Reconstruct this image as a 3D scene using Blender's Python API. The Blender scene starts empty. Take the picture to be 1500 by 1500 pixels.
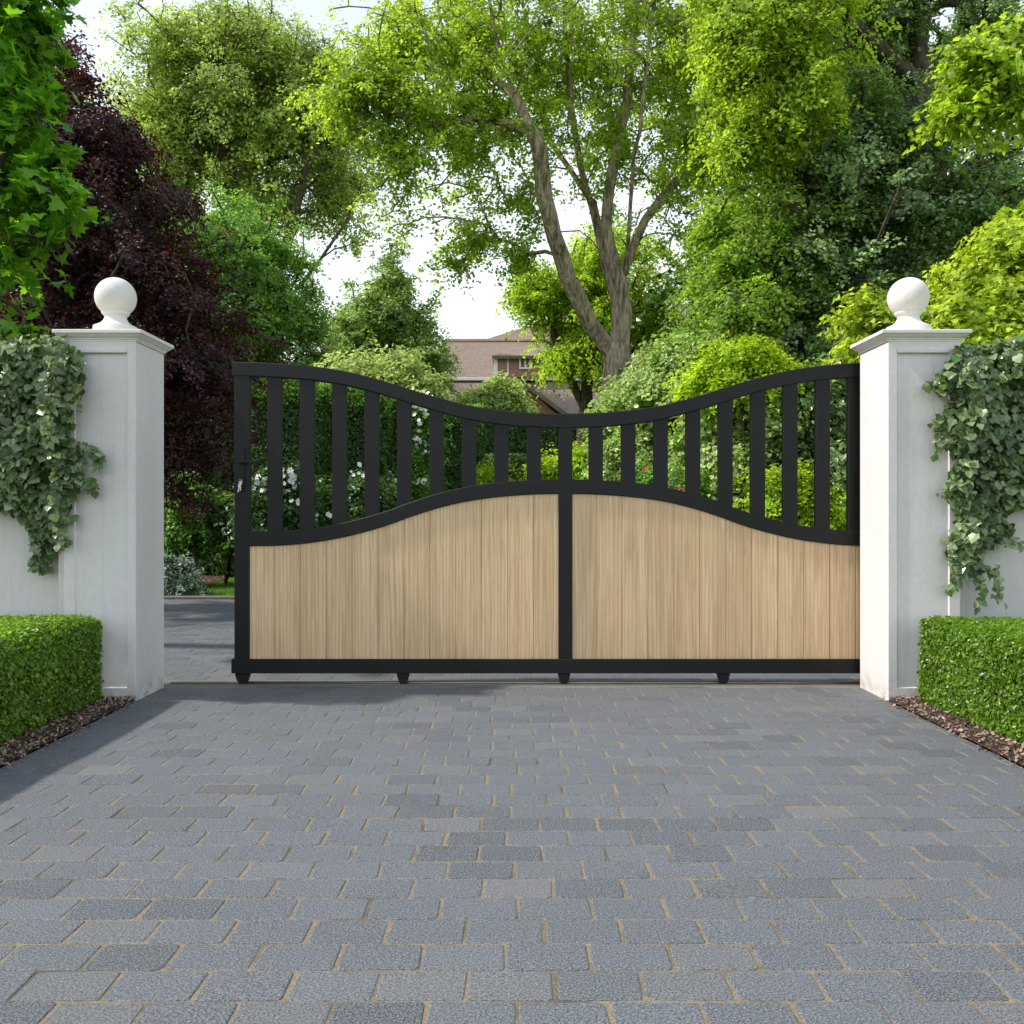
import bpy, math
import numpy as np

F = 1340.0; H = 1.05; CX = 750.0; CY = 755.0      # focal length in photo pixels, eye height, vanishing point
scene = bpy.context.scene
COL = scene.collection
rad = math.radians

def P(x, y, Y):
    return np.array([(x - CX) / F * Y, Y, H - (y - CY) / F * Y])
def gy(y):                      # distance of a ground point seen at row y
    return F * H / (y - CY)

# ------------------------------------------------------------------ objects
def tag(o, label=None, cat=None, group=None, kind=None):
    if label: o['label'] = label
    if cat: o['category'] = cat
    if group: o['group'] = group
    if kind: o['kind'] = kind
    return o

def thing(name, label, cat, loc=(0, 0, 0), group=None):
    o = bpy.data.objects.new(name, None)
    o.empty_display_size = .2
    o.location = loc
    COL.objects.link(o)
    return tag(o, label, cat, group)

def link(name, me, mat, parent=None, smooth=False):
    if mat: me.materials.append(mat)
    me.polygons.foreach_set('use_smooth', np.full(len(me.polygons), bool(smooth)))
    me.update()
    o = bpy.data.objects.new(name, me)
    COL.objects.link(o)
    if parent is not None:
        o.parent = parent
        o.matrix_parent_inverse.identity()
        l = np.array(parent.location)
        if parent.parent is not None: l = l + np.array(parent.parent.location)
        if len(me.vertices) and np.any(l != 0):
            co = np.empty(len(me.vertices) * 3, np.float32); me.vertices.foreach_get('co', co)
            co = co.reshape(-1, 3) - l.astype(np.float32)
            me.vertices.foreach_set('co', co.ravel()); me.update()
    return o

def mesh_np(name, V, faces_flat, sizes, tint=None):
    me = bpy.data.meshes.new(name)
    V = np.asarray(V, np.float32); ff = np.asarray(faces_flat, np.int32); sz = np.asarray(sizes, np.int32)
    me.vertices.add(len(V)); me.vertices.foreach_set('co', V.ravel())
    me.loops.add(len(ff)); me.loops.foreach_set('vertex_index', ff)
    me.polygons.add(len(sz))
    st = np.concatenate([[0], np.cumsum(sz)[:-1]]).astype(np.int32)
    me.polygons.foreach_set('loop_start', st)
    try: me.polygons.foreach_set('loop_total', sz)
    except Exception: pass
    if tint is not None:
        a = me.color_attributes.new('tint', 'FLOAT_COLOR', 'POINT')
        t = np.ones((len(V), 4), np.float32); t[:, :3] = tint
        a.data.foreach_set('color', t.ravel())
    me.validate()
    me.update(calc_edges=True)
    return me

class MB:
    """collects faces for ONE mesh object"""
    def __init__(s): s.v = []; s.f = []; s.t = []; s.cur = (.5, .5, .5)
    def add(s, vs, fs):
        b = len(s.v)
        for p in vs: s.v.append(tuple(float(c) for c in p)); s.t.append(s.cur)
        for f in fs: s.f.append([i + b for i in f])
    def box(s, x0, x1, y0, y1, z0, z1, c=0.0):
        if c <= 0:
            s.add([(x, y, z) for z in (z0, z1) for y in (y0, y1) for x in (x0, x1)],
                  [(0, 2, 3, 1), (4, 5, 7, 6), (0, 1, 5, 4), (2, 6, 7, 3), (0, 4, 6, 2), (1, 3, 7, 5)])
            return
        # box chamfered on its vertical and horizontal edges
        rings = []
        def ring(z, i):
            a, b, cc, d = x0 + i, x1 - i, y0 + i, y1 - i
            k = c
            return [(a + k, cc, z), (b - k, cc, z), (b, cc + k, z), (b, d - k, z), (b - k, d, z), (a + k, d, z), (a, d - k, z), (a, cc + k, z)]
        rings = [ring(z0, c), ring(z0 + c, 0), ring(z1 - c, 0), ring(z1, c)]
        s.loft(rings)
    def loft(s, rings, cap=True, closed=True):
        n = len(rings[0]); vs = [p for r in rings for p in r]; fs = []
        for i in range(len(rings) - 1):
            for j in range(n if closed else n - 1):
                k = (j + 1) % n
                fs.append((i * n + j, i * n + k, (i + 1) * n + k, (i + 1) * n + j))
        if cap:
            fs.append(tuple(reversed(range(n)))); fs.append(tuple(range((len(rings) - 1) * n, len(rings) * n)))
        s.add(vs, fs)
    def lathe(s, cx, cy, prof, n=48, cap=True):
        s.loft([[(cx + r * math.cos(2 * math.pi * k / n), cy + r * math.sin(2 * math.pi * k / n), z) for k in range(n)] for r, z in prof], cap)
    def tube(s, pts, r, n=8, r1=None):
        pts = [np.array(p, float) for p in pts]; rings = []
        for i, p in enumerate(pts):
            d = pts[min(i + 1, len(pts) - 1)] - pts[max(i - 1, 0)]; d /= np.linalg.norm(d) + 1e-9
            u = np.cross(d, (0, 0, 1) if abs(d[2]) < .9 else (1, 0, 0)); u /= np.linalg.norm(u); w = np.cross(d, u)
            rr = r if r1 is None else r + (r1 - r) * i / (len(pts) - 1)
            rings.append([p + rr * (math.cos(2 * math.pi * k / n) * u + math.sin(2 * math.pi * k / n) * w) for k in range(n)])
        s.loft(rings)
    def build(s, name, mat, parent=None, smooth=False, tint=False):
        me = mesh_np(name, np.array(s.v), [i for f in s.f for i in f], [len(f) for f in s.f], np.array(s.t) if tint else None)
        return link(name, me, mat, parent, smooth)

# ------------------------------------------------------------------ materials
def new_mat(name):
    m = bpy.data.materials.new(name); m.use_nodes = True
    nt = m.node_tree; nt.nodes.clear()
    out = nt.nodes.new('ShaderNodeOutputMaterial')
    return m, nt, out
def N(nt, t, **kw):
    n = nt.nodes.new('ShaderNode' + t)
    for k, v in kw.items():
        if k.startswith('i_'): n.inputs[k[2:].replace('_', ' ')].default_value = v
        else: setattr(n, k, v)
    return n
def L(nt, a, b): nt.links.new(a, b)
def mixc(nt, fac, a, b, mode='MIX'):
    m = nt.nodes.new('ShaderNodeMix'); m.data_type = 'RGBA'; m.blend_type = mode
    for sock, v in ((m.inputs[0], fac), (m.inputs[6], a), (m.inputs[7], b)):
        if hasattr(v, 'is_linked') or hasattr(v, 'links'): nt.links.new(v, sock)
        elif isinstance(v, (int, float)): sock.default_value = v
        else: sock.default_value = (*v, 1)
    return m.outputs[2]
def ramp(nt, src, stops):
    r = nt.nodes.new('ShaderNodeValToRGB')
    e = r.color_ramp.elements
    while len(e) < len(stops): e.new(.5)
    for i, (p, c) in enumerate(stops):
        e[i].position = p; e[i].color = (*c, 1) if not isinstance(c, (int, float)) else (c, c, c, 1)
    nt.links.new(src, r.inputs[0]); return r.outputs[0]
def coords(nt, scale=(1, 1, 1)):
    t = N(nt, 'NewGeometry'); m = N(nt, 'Mapping'); m.inputs['Scale'].default_value = scale
    L(nt, t.outputs['Position'], m.inputs['Vector']); return m.outputs[0]
def noise(nt, vec, scale, detail=4, rough=.55, dist=0):
    n = N(nt, 'TexNoise'); n.inputs['Scale'].default_value = scale; n.inputs['Detail'].default_value = detail
    n.inputs['Roughness'].default_value = rough; n.inputs['Distortion'].default_value = dist
    if vec is not None: L(nt, vec, n.inputs['Vector'])
    return n.outputs['Fac']
def bump(nt, h, strength, dist, nrm=None):
    b = N(nt, 'Bump'); b.inputs['Strength'].default_value = strength; b.inputs['Distance'].default_value = dist
    L(nt, h, b.inputs['Height'])
    if nrm is not None: L(nt, nrm, b.inputs['Normal'])
    return b.outputs[0]
def principled(nt, out, col, rough=.7, nrm=None, spec=.5, metal=0):
    p = N(nt, 'BsdfPrincipled')
    if hasattr(col, 'links'): L(nt, col, p.inputs['Base Color'])
    else: p.inputs['Base Color'].default_value = (*col, 1)
    if hasattr(rough, 'links'): L(nt, rough, p.inputs['Roughness'])
    else: p.inputs['Roughness'].default_value = rough
    p.inputs['Specular IOR Level'].default_value = spec; p.inputs['Metallic'].default_value = metal
    if nrm is not None: L(nt, nrm, p.inputs['Normal'])
    L(nt, p.outputs[0], out.inputs[0]); return p

def leaf_mat(name, a, b, trans, rough=.45, tmix=.45, spec=.4):
    """a..b: two leaf colours mixed by the leaf's own tint; trans: colour of light coming through"""
    m, nt, out = new_mat(name)
    at = N(nt, 'Attribute', attribute_name='tint'); sp = N(nt, 'SeparateColor'); L(nt, at.outputs['Color'], sp.inputs[0])
    c = mixc(nt, sp.outputs[1], a, b)
    v = N(nt, 'MapRange'); v.inputs['To Min'].default_value = .35; v.inputs['To Max'].default_value = 1.6
    L(nt, sp.outputs[0], v.inputs['Value'])
    hs = N(nt, 'HueSaturation'); L(nt, c, hs.inputs['Color']); L(nt, v.outputs[0], hs.inputs['Value'])
    p = N(nt, 'BsdfPrincipled'); L(nt, hs.outputs[0], p.inputs['Base Color']); p.inputs['Roughness'].default_value = rough
    p.inputs['Specular IOR Level'].default_value = spec
    t = N(nt, 'BsdfTranslucent'); hs2 = N(nt, 'HueSaturation'); hs2.inputs['Color'].default_value = (*trans, 1); L(nt, v.outputs[0], hs2.inputs['Value'])
    L(nt, hs2.outputs[0], t.inputs['Color'])
    mx = N(nt, 'MixShader'); mx.inputs[0].default_value = tmix
    L(nt, p.outputs[0], mx.inputs[1]); L(nt, t.outputs[0], mx.inputs[2]); L(nt, mx.outputs[0], out.inputs[0])
    return m

def bark_mat(name, a, b, sc=1.0):
    m, nt, out = new_mat(name)
    v = coords(nt, (6 * sc, 6 * sc, 1.2 * sc)); n = noise(nt, v, 2.5, 6, .65, .6)
    v2 = coords(nt, (1, 1, 1)); n2 = noise(nt, v2, 1.1, 3)
    c = ramp(nt, n, [(.40, a), (.60, b)])
    c = mixc(nt, .30, c, ramp(nt, n2, [(.35, (.05, .06, .03)), (.65, b)]))
    principled(nt, out, c, .9, bump(nt, n, 1.0, .07), .2); return m

def stucco_mat(name, base, dirt=True):
    m, nt, out = new_mat(name)
    v = coords(nt); n = noise(nt, v, 260, 4, .6); n2 = noise(nt, v, 3.0, 5, .6); n3 = noise(nt, v, 30, 4, .6)
    c = ramp(nt, n2, [(.3, tuple(k * .93 for k in base)), (.7, base)])
    c = mixc(nt, .12, c, ramp(nt, n3, [(.35, (.45, .45, .42)), (.6, base)]), 'MIX')
    if dirt:   # splash-back stain close to the ground and faint runs
        g = N(nt, 'NewGeometry'); s = N(nt, 'SeparateXYZ'); L(nt, g.outputs['Position'], s.inputs[0])
        r = N(nt, 'MapRange'); r.inputs['From Min'].default_value = .16; r.inputs['From Max'].default_value = 0; L(nt, s.outputs[2], r.inputs[0])
        mu = N(nt, 'Math', operation='MULTIPLY'); L(nt, r.outputs[0], mu.inputs[0]); L(nt, ramp(nt, noise(nt, v, 14, 5, .7), [(.42, 0), (.66, .7)]), mu.inputs[1])
        c = mixc(nt, mu.outputs[0], c, (.30, .27, .20))
        vr = coords(nt, (22, 22, .9)); rn = ramp(nt, noise(nt, vr, 1.3, 4, .6), [(.56, 0), (.76, .30)])
        c = mixc(nt, rn, c, (.42, .42, .37))
    principled(nt, out, c, .88, bump(nt, n, .32, .004, bump(nt, n3, .25, .006)), .25); return m

M = {}
M['stucco'] = stucco_mat('pillar_render', (.725, .69, .68))
M['stone'] = stucco_mat('cast_stone', (.75, .71, .66), False)
m, nt, out = new_mat('black_powder_coat')
v = coords(nt); n = noise(nt, v, 900, 2); n2 = noise(nt, v, 5, 3)
principled(nt, out, ramp(nt, n2, [(.3, (.0032, .0032, .0033)), (.7, (.0052, .0052, .0054))]), ramp(nt, n2, [(.3, .48), (.7, .58)]), bump(nt, n, .25, .0006), .35)
M['black'] = m
m, nt, out = new_mat('oak_boards')
at = N(nt, 'Attribute', attribute_name='tint'); sp = N(nt, 'SeparateColor'); L(nt, at.outputs['Color'], sp.inputs[0])
v = coords(nt, (.8, 1, .04)); off = N(nt, 'VectorMath', operation='ADD'); L(nt, v, off.inputs[0])
cmb = N(nt, 'CombineXYZ'); mu = N(nt, 'Math', operation='MULTIPLY'); mu.inputs[1].default_value = 37.; L(nt, sp.outputs[1], mu.inputs[0])
L(nt, mu.outputs[0], cmb.inputs[0]); L(nt, mu.outputs[0], cmb.inputs[2]); L(nt, cmb.outputs[0], off.inputs[1])
g1 = noise(nt, off.outputs[0], 70, 5, .6, .3); g2 = noise(nt, off.outputs[0], 320, 3, .7); g3 = noise(nt, off.outputs[0], 14, 4, .5, 1.2)
wv = N(nt, 'TexWave', wave_type='BANDS', bands_direction='X'); wv.inputs['Scale'].default_value = 17; wv.inputs['Distortion'].default_value = 9
wv.inputs['Detail'].default_value = 3; wv.inputs['Detail Scale'].default_value = .8; L(nt, off.outputs[0], wv.inputs['Vector'])
c = ramp(nt, g3, [(.3, (.64, .435, .24)), (.7, (.80, .585, .35))])
c = mixc(nt, ramp(nt, g1, [(.47, 0), (.68, .6)]), c, (.45, .30, .165))
c = mixc(nt, ramp(nt, wv.outputs['Fac'], [(.66, 0), (.98, .45)]), c, (.42, .27, .15))
c = mixc(nt, ramp(nt, g2, [(.48, 0), (.78, .4)]), c, (.44, .30, .165))
hv = N(nt, 'HueSaturation'); L(nt, c, hv.inputs['Color']); mr = N(nt, 'MapRange'); mr.inputs['To Min'].default_value = .92; mr.inputs['To Max'].default_value = 1.07
L(nt, sp.outputs[0], mr.inputs[0]); L(nt, mr.outputs[0], hv.inputs['Value'])
principled(nt, out, hv.outputs[0], .62, bump(nt, g2, .3, .0012), .3)
M['oak'] = m
m, nt, out = new_mat('galvanised_steel')
v = coords(nt, (2, 30, 30)); principled(nt, out, ramp(nt, noise(nt, v, 3), [(.3, (.20, .20, .19)), (.7, (.30, .30, .285))]), .42, None, .5, .8); M['steel'] = m
m, nt, out = new_mat('polished_key_steel'); principled(nt, out, (.42, .42, .43), .3, None, .5, 1); M['chrome'] = m

m, nt, out = new_mat('charcoal_pavers')
at = N(nt, 'Attribute', attribute_name='tint')
v = coords(nt); n = noise(nt, v, 190, 5, .8); n2 = noise(nt, v, 28, 4, .6); n3 = noise(nt, v, 1.2, 4, .6)
c = mixc(nt, ramp(nt, n, [(.47, 0), (.62, 1.0)]), at.outputs['Color'], (.25, .27, .29))
c = mixc(nt, ramp(nt, n, [(.36, 1.0), (.46, 0)]), c, (.02, .022, .026))
c = mixc(nt, ramp(nt, n2, [(.50, 0), (.8, .2)]), c, (.17, .165, .155))
c = mixc(nt, ramp(nt, n3, [(.45, 0), (.75, .12)]), c, (.11, .10, .085))
principled(nt, out, c, ramp(nt, n2, [(.3, .62), (.7, .8)]), bump(nt, n, .7, .003, bump(nt, n2, .2, .006)), .4)
M['paver'] = m
m, nt, out = new_mat('jointing_sand')
v = coords(nt); n = noise(nt, v, 180, 4, .7); n2 = noise(nt, v, 4, 4, .6); n3 = noise(nt, v, 25, 3)
c = ramp(nt, n, [(.3, (.13, .105, .07)), (.7, (.33, .27, .18))])
c = mixc(nt, ramp(nt, n2, [(.48, 0), (.66, .8)]), c, (.08, .075, .06))
principled(nt, out, c, .95, bump(nt, n, .8, .004), .1); M['sand'] = m
m, nt, out = new_mat('bark_mulch')
v = coords(nt); n = noise(nt, v, 60, 6, .7); principled(nt, out, ramp(nt, n, [(.3, (.03, .02, .014)), (.7, (.15, .10, .07))]), .95, bump(nt, n, 1, .02), .1); M['mulch'] = m
m, nt, out = new_mat('bark_chip')
at = N(nt, 'Attribute', attribute_name='tint'); principled(nt, out, at.outputs['Color'], .85, None, .2); M['chip'] = m
m, nt, out = new_mat('lawn')
v = coords(nt); n = noise(nt, v, 90, 4, .7); n2 = noise(nt, v, 2, 3)
c = mixc(nt, n2, ramp(nt, n, [(.3, (.05, .12, .015)), (.7, (.14, .27, .035))]), (.12, .22, .03))
principled(nt, out, c, .9, bump(nt, n, 1, .03), .1); M['lawn'] = m
m, nt, out = new_mat('concrete_edging')
v = coords(nt); n = noise(nt, v, 40, 5); principled(nt, out, ramp(nt, n, [(.3, (.13, .12, .105)), (.7, (.22, .20, .175))]), .9, bump(nt, n, .4, .004), .2); M['concrete'] = m

def brick_tex(name, c1, c2, mort, bw, bh, ms, axis='xz'):
    m, nt, out = new_mat(name)
    g = N(nt, 'NewGeometry'); s = N(nt, 'SeparateXYZ'); L(nt, g.outputs['Position'], s.inputs[0]); cb = N(nt, 'CombineXYZ')
    ad = N(nt, 'Math', operation='ADD'); L(nt, s.outputs[0], ad.inputs[0]); L(nt, s.outputs[1], ad.inputs[1])
    L(nt, ad.outputs[0] if axis == 'wall' else s.outputs[0], cb.inputs[0]); L(nt, s.outputs[2], cb.inputs[1])
    b = N(nt, 'TexBrick'); b.inputs['Color1'].default_value = (*c1, 1); b.inputs['Color2'].default_value = (*c2, 1); b.inputs['Mortar'].default_value = (*mort, 1)
    b.inputs['Scale'].default_value = 1; b.inputs['Brick Width'].default_value = bw; b.inputs['Row Height'].default_value = bh; b.inputs['Mortar Size'].default_value = ms
    L(nt, cb.outputs[0], b.inputs['Vector'])
    n = noise(nt, g.outputs['Position'], 1.3, 5, .65)
    c = mixc(nt, ramp(nt, n, [(.35, 0), (.7, .5)]), b.outputs['Color'], tuple(.55 * a + .45 * k for a, k in zip(c2, (.25, .24, .2))))
    principled(nt, out, c, .85, bump(nt, b.outputs['Fac'], -.6, .02), .2); return m
M['tiles'] = brick_tex('clay_roof_tiles', (.30, .215, .165), (.225, .165, .13), (.15, .115, .095), .17, .105, .012)
M['brick'] = brick_tex('red_brick', (.40, .17, .10), (.30, .13, .08), (.42, .36, .30), .225, .075, .01, 'wall')
m, nt, out = new_mat('white_joinery'); principled(nt, out, (.78, .78, .76), .5); M['white'] = m
m, nt, out = new_mat('window_glass'); principled(nt, out, (.05, .08, .12), .08, None, .8); M['glass'] = m
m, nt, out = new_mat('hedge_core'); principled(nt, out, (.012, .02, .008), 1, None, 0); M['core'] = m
m, nt, out = new_mat('green_iron'); principled(nt, out, (.03, .06, .05), .5); M['iron'] = m
m, nt, out = new_mat('white_petals')
p = principled(nt, out, (.82, .83, .78), .6, None, .2); M['petal'] = m
m, nt, out = new_mat('pink_petals'); principled(nt, out, (.75, .16, .17), .6, None, .2); M['pink'] = m

M['bark'] = bark_mat('grey_brown_bark', (.11, .083, .055), (.60, .48, .34))
M['bark_dark'] = bark_mat('dark_bark', (.035, .028, .02), (.16, .12, .09))
LM = {
 'main': leaf_mat('linden_leaves', (.12, .23, .018), (.38, .50, .04), (.60, .82, .05), tmix=.5),
 'maple2': leaf_mat('mid_green_leaves', (.075, .18, .02), (.28, .42, .05), (.44, .68, .05), tmix=.48),
 'lime': leaf_mat('old_lime_leaves', (.20, .29, .06), (.42, .50, .11), (.55, .70, .12), tmix=.5),
 'green': leaf_mat('fresh_green_leaves', (.11, .25, .04), (.28, .45, .08), (.38, .66, .08), tmix=.46),
 'conifer': leaf_mat('birch_leaves', (.16, .27, .065), (.32, .42, .10), (.42, .62, .12), tmix=.48),
 'pale': leaf_mat('pale_shrub_leaves', (.36, .46, .12), (.56, .62, .22), (.62, .76, .2), tmix=.45),
 'yellow': leaf_mat('golden_leaves', (.22, .40, .018), (.46, .58, .035), (.70, .92, .04), tmix=.5),
 'purple': leaf_mat('copper_leaves', (.022, .012, .015), (.075, .024, .022), (.16, .026, .016), tmix=.28, spec=.5),
 'dark': leaf_mat('dark_green_leaves', (.03, .08, .02), (.09, .17, .035), (.13, .30, .03), rough=.35, tmix=.3, spec=.6),
 'ivytree': leaf_mat('broad_dark_leaves', (.05, .13, .025), (.33, .43, .17), (.26, .48, .05), rough=.34, tmix=.34, spec=.7),
 'maple': leaf_mat('maple_leaves', (.05, .16, .012), (.17, .34, .02), (.30, .66, .02), rough=.35, tmix=.46),
 'gold2': leaf_mat('golden_maple_leaves', (.27, .40, .03), (.44, .55, .05), (.70, .86, .06), tmix=.5),
 'varieg': leaf_mat('variegated_leaves', (.12, .26, .035), (.56, .64, .24), (.46, .68, .12), rough=.38, tmix=.40, spec=.6),
 'ivy': leaf_mat('ivy_leaves', (.045, .11, .028), (.29, .36, .17), (.22, .34, .07), rough=.32, tmix=.2, spec=.65),
 'box': leaf_mat('box_leaves', (.05, .14, .009), (.20, .33, .025), (.36, .62, .03), rough=.33, tmix=.42, spec=.6),
 'yew': leaf_mat('yew_leaves', (.035, .085, .022), (.08, .16, .03), (.14, .28, .03), rough=.4, tmix=.3),
 'farhedge': leaf_mat('far_hedge_leaves', (.075, .15, .045), (.12, .21, .06), (.16, .30, .06), tmix=.35),
 'silver': leaf_mat('silver_leaves', (.16, .24, .15), (.42, .50, .42), (.25, .38, .2), tmix=.3),
 'shrub': leaf_mat('shrub_leaves', (.075, .19, .028), (.18, .34, .05), (.28, .55, .04), tmix=.42),
}

# ------------------------------------------------------------------ foliage
RHOMB = (np.array([(0, 0, 0), (.34, .42, .10), (0, 1, -.06), (-.34, .42, .10)]), [(0, 1, 2), (0, 2, 3)])
ROUND = (np.array([(0, 0, 0), (.33, .25, .07), (.33, .65, .07), (0, 1, -.04), (-.33, .65, .07), (-.33, .25, .07)]), [(0, 1, 2, 3), (0, 3, 4, 5)])
def lobed():
    o = [(0, 0), (.16, -.06), (.38, -.05), (.46, .14), (.60, .34), (.42, .50), (.26, .74), (0, 1.0),
         (-.26, .74), (-.42, .50), (-.60, .34), (-.46, .14), (-.38, -.05), (-.16, -.06)]
    v = [(x, y, .16 * abs(x) - .10 * y * y) for x, y in o]; v.append((0, .35, 0))
    k = len(v) - 1; return np.array(v), [(k, i, (i + 1) % (k)) for i in range(k)]
def mapleleaf():
    o = [(0, 0), (.20, .02), (.52, .02), (.38, .20), (.66, .46), (.40, .44), (.26, .46), (.24, .74), (.10, .76), (0, 1.05),
         (-.10, .76), (-.24, .74), (-.26, .46), (-.40, .44), (-.66, .46), (-.38, .20), (-.52, .02), (-.20, .02)]
    v = [(x, y, .18 * abs(x) - .12 * y * y) for x, y in o]; v.append((0, .35, 0))
    k = len(v) - 1; return np.array(v), [(k, i, (i + 1) % (k)) for i in range(k)]
LOBED = lobed(); MAPLE = mapleleaf()

def norm(a): return a / (np.linalg.norm(a, axis=-1, keepdims=True) + 1e-9)

def leaves(name, mat, pos, nrm, size, tint, tmpl, rng, parent, tdir=None):
    n = len(pos); nrm = norm(nrm)
    r = rng.normal(size=(n, 3)); r[:, 2] -= .5
    if tdir is not None: r = r * .5 + tdir
    t = norm(r - (r * nrm).sum(1, keepdims=True) * nrm); b = np.cross(nrm, t)
    tv, tf = tmpl; k = len(tv)
    V = pos[:, None, :] + size[:, None, None] * (tv[None, :, 0:1] * b[:, None, :] + tv[None, :, 1:2] * t[:, None, :] + tv[None, :, 2:3] * nrm[:, None, :])
    V = V.reshape(-1, 3)
    ff = np.array([i for f in tf for i in f]); sz = np.array([len(f) for f in tf])
    FF = (np.arange(n)[:, None] * k + ff[None, :]).ravel(); SZ = np.tile(sz, n)
    T = np.repeat(tint, k, axis=0)
    return link(name, mesh_np(name, V, FF, SZ, T), mat, parent)

def snoise(p, f, ph):
    q = p * f + ph
    return (np.sin(q[:, 0] * 1.3 + 1.7 * np.sin(q[:, 1] * .9)) + np.sin(q[:, 1] * 1.1 + 1.9 * np.sin(q[:, 2] * 1.2)) + np.sin(q[:, 2] * 1.5 + 1.5 * np.sin(q[:, 0]))) / 3

def E(cx, cy, rx, ry, Y, rd, w=1.0):
    c = P(cx, cy, Y); return (c, np.array([rx / F * Y, rd, ry / F * Y]), w)

def crown_pts(ells, n, rng, gap=-.35, gf=1.2, shell=.45, RAG=.2, fz=.08):
    C = np.array([e[0] for e in ells]); R = np.array([e[1] for e in ells]); W = np.array([e[2] for e in ells])
    a = W * (R[:, 0] * R[:, 2]) ** 1.0 * np.maximum(R[:, 1], .3) ** .3; a = a / a.sum()
    out = []; outn = []; tot = 0; ph = rng.uniform(0, 20, 3)
    while tot < n:
        k = rng.choice(len(ells), size=n, p=a); u = norm(rng.normal(size=(n, 3)))
        r = (shell + (1 - shell) * rng.uniform(size=(n, 1))) * (1 + rng.normal(size=(n, 1)) * .10)
        q0 = C[k] + u * R[k]; s0 = 1.6 / np.maximum(np.mean(R[k], axis=1, keepdims=True), .2)
        bulge = 1 + RAG * np.stack([snoise(q0, 1, ph + 3)], 1) * np.ones(1) + RAG * .7 * snoise(q0 * s0, 1, ph + 8)[:, None]
        p = C[k] + u * r * R[k] * bulge + rng.normal(size=(n, 3)) * fz * R[k]
        spk = rng.uniform(size=(n, 1)) < .12; p = np.where(spk, p + (u * np.array([1, 1, .7]) + np.array([0, 0, -.12])) * R[k] * rng.exponential(fz * 1.3, (n, 1)), p)
        ok = snoise(p, gf, ph) > gap
        out.append(p[ok]); outn.append(u[ok]); tot += ok.sum()
    return np.concatenate(out)[:n], np.concatenate(outn)[:n]

def skeleton(trunks, clumps, rng, step=.5, dj=.3):
    """nodes joined into one branching tree; trunks: list of polylines, first starts at the root, others start near one already there"""
    pos = []; par = []; pl = []
    def add(p, q):
        pos.append(np.array(p, float)); par.append(q)
        pl.append(0 if q < 0 else pl[q] + np.linalg.norm(pos[-1] - pos[q])); return len(pos) - 1
    for ti, tr in enumerate(trunks):
        tr = [np.array(q, float) for q in tr]
        if ti == 0: cur = add(tr[0], -1)
        else:
            A = np.array(pos); cur = int(np.argmin(np.linalg.norm(A - tr[0], axis=1)))
            cur = add(tr[0], cur)
        for i in range(len(tr) - 1):
            d = tr[i + 1] - tr[i]; m = max(1, int(np.linalg.norm(d) / step))
            for j in range(1, m + 1):
                cur = add(tr[i] + d * j / m + rng.normal(size=3) * .03 * step, cur)
    ntr = len(pos)
    # root part low on the trunk does not sprout
    A = np.array(pos); root = A[0]
    dmin = np.array([np.min(np.linalg.norm(A - c, axis=1)) for c in clumps])
    order = np.argsort(dmin); ends = np.zeros(len(clumps), int)
    zmin = root[2] + .28 * (np.median(clumps[:, 2]) - root[2])
    PB = np.empty((200000, 3)); PLb = np.empty(200000); PB[:len(pos)] = pos; PLb[:len(pos)] = pl; nb = len(pos)
    for ci in order:
        c = clumps[ci]
        d = np.linalg.norm(PB[:nb] - c, axis=1); cost = d + dj * PLb[:nb] + 8 * np.maximum(0, zmin - PB[:nb, 2]) + .6 * np.maximum(0, PB[:nb, 2] - c[2] - .2)
        q = int(np.argmin(cost)); a = PB[q].copy(); L_ = d[q]
        if par[q] >= 0:
            pd = PB[q] - PB[par[q]]; pd = pd / (np.linalg.norm(pd) + 1e-9)
        else: pd = np.array([0, 0, 1.])
        mid = a + (c - a) * .45 + pd * L_ * .16 + np.array([0, 0, .08 * L_]) + rng.normal(size=3) * .05 * L_
        m = max(2, int(L_ / step)); cur = q
        for j in range(1, m + 1):
            t = j / m; p = (1 - t) ** 2 * a + 2 * t * (1 - t) * mid + t * t * c
            cur = add(p, cur); PB[nb] = p; PLb[nb] = pl[-1]; nb += 1
        ends[ci] = cur
    return np.array(pos), np.array(par), ends, ntr

def branch_mesh(name, pos, par, ends, ntr, rbase, rtip, mat, parent, expo=.5, minr=0.0, tw=None):
    n = len(pos); w = np.zeros(n); np.add.at(w, ends, 1.0)
    for i in range(n - 1, 0, -1): w[par[i]] += w[i]
    w = np.maximum(w, .3); r = rtip + (rbase - rtip) * (w / w[0]) ** expo
    kids = [[] for _ in range(n)]
    for i in range(1, n): kids[par[i]].append(i)
    mb = MB(); starts = [(0, -1)]
    while starts:
        s, q = starts.pop(); chain = [q, s] if q >= 0 else [s]; cur = s
        while kids[cur]:
            ks = sorted(kids[cur], key=lambda k: -w[k])
            for k in ks[1:]: starts.append((k, cur))
            cur = ks[0]; chain.append(cur)
        rr = r[chain].copy()
        if q >= 0: rr[0] = rr[1] * 1.15
        if rr.max() < minr or len(chain) < 2: continue
        ns = 12 if rr.max() > .12 else (6 if rr.max() > .03 else 4)
        pts = pos[chain]; d = np.empty_like(pts); d[1:-1] = pts[2:] - pts[:-2]; d[0] = pts[1] - pts[0]; d[-1] = pts[-1] - pts[-2]; d = norm(d)
        up = np.array([1., .2, 0]); rings = []
        for p, dd, ra in zip(pts, d, rr):
            u = np.cross(dd, up); u /= np.linalg.norm(u) + 1e-9; v_ = np.cross(dd, u)
            rings.append([p + ra * (1 + (.07 * math.sin(3 * a + p[2] * 1.5) if ns > 6 else 0)) * (math.cos(a) * u + math.sin(a) * v_) for a in [2 * math.pi * k / ns for k in range(ns)]])
        mb.loft(rings)
    return mb.build(name, mat, parent, True)

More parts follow.
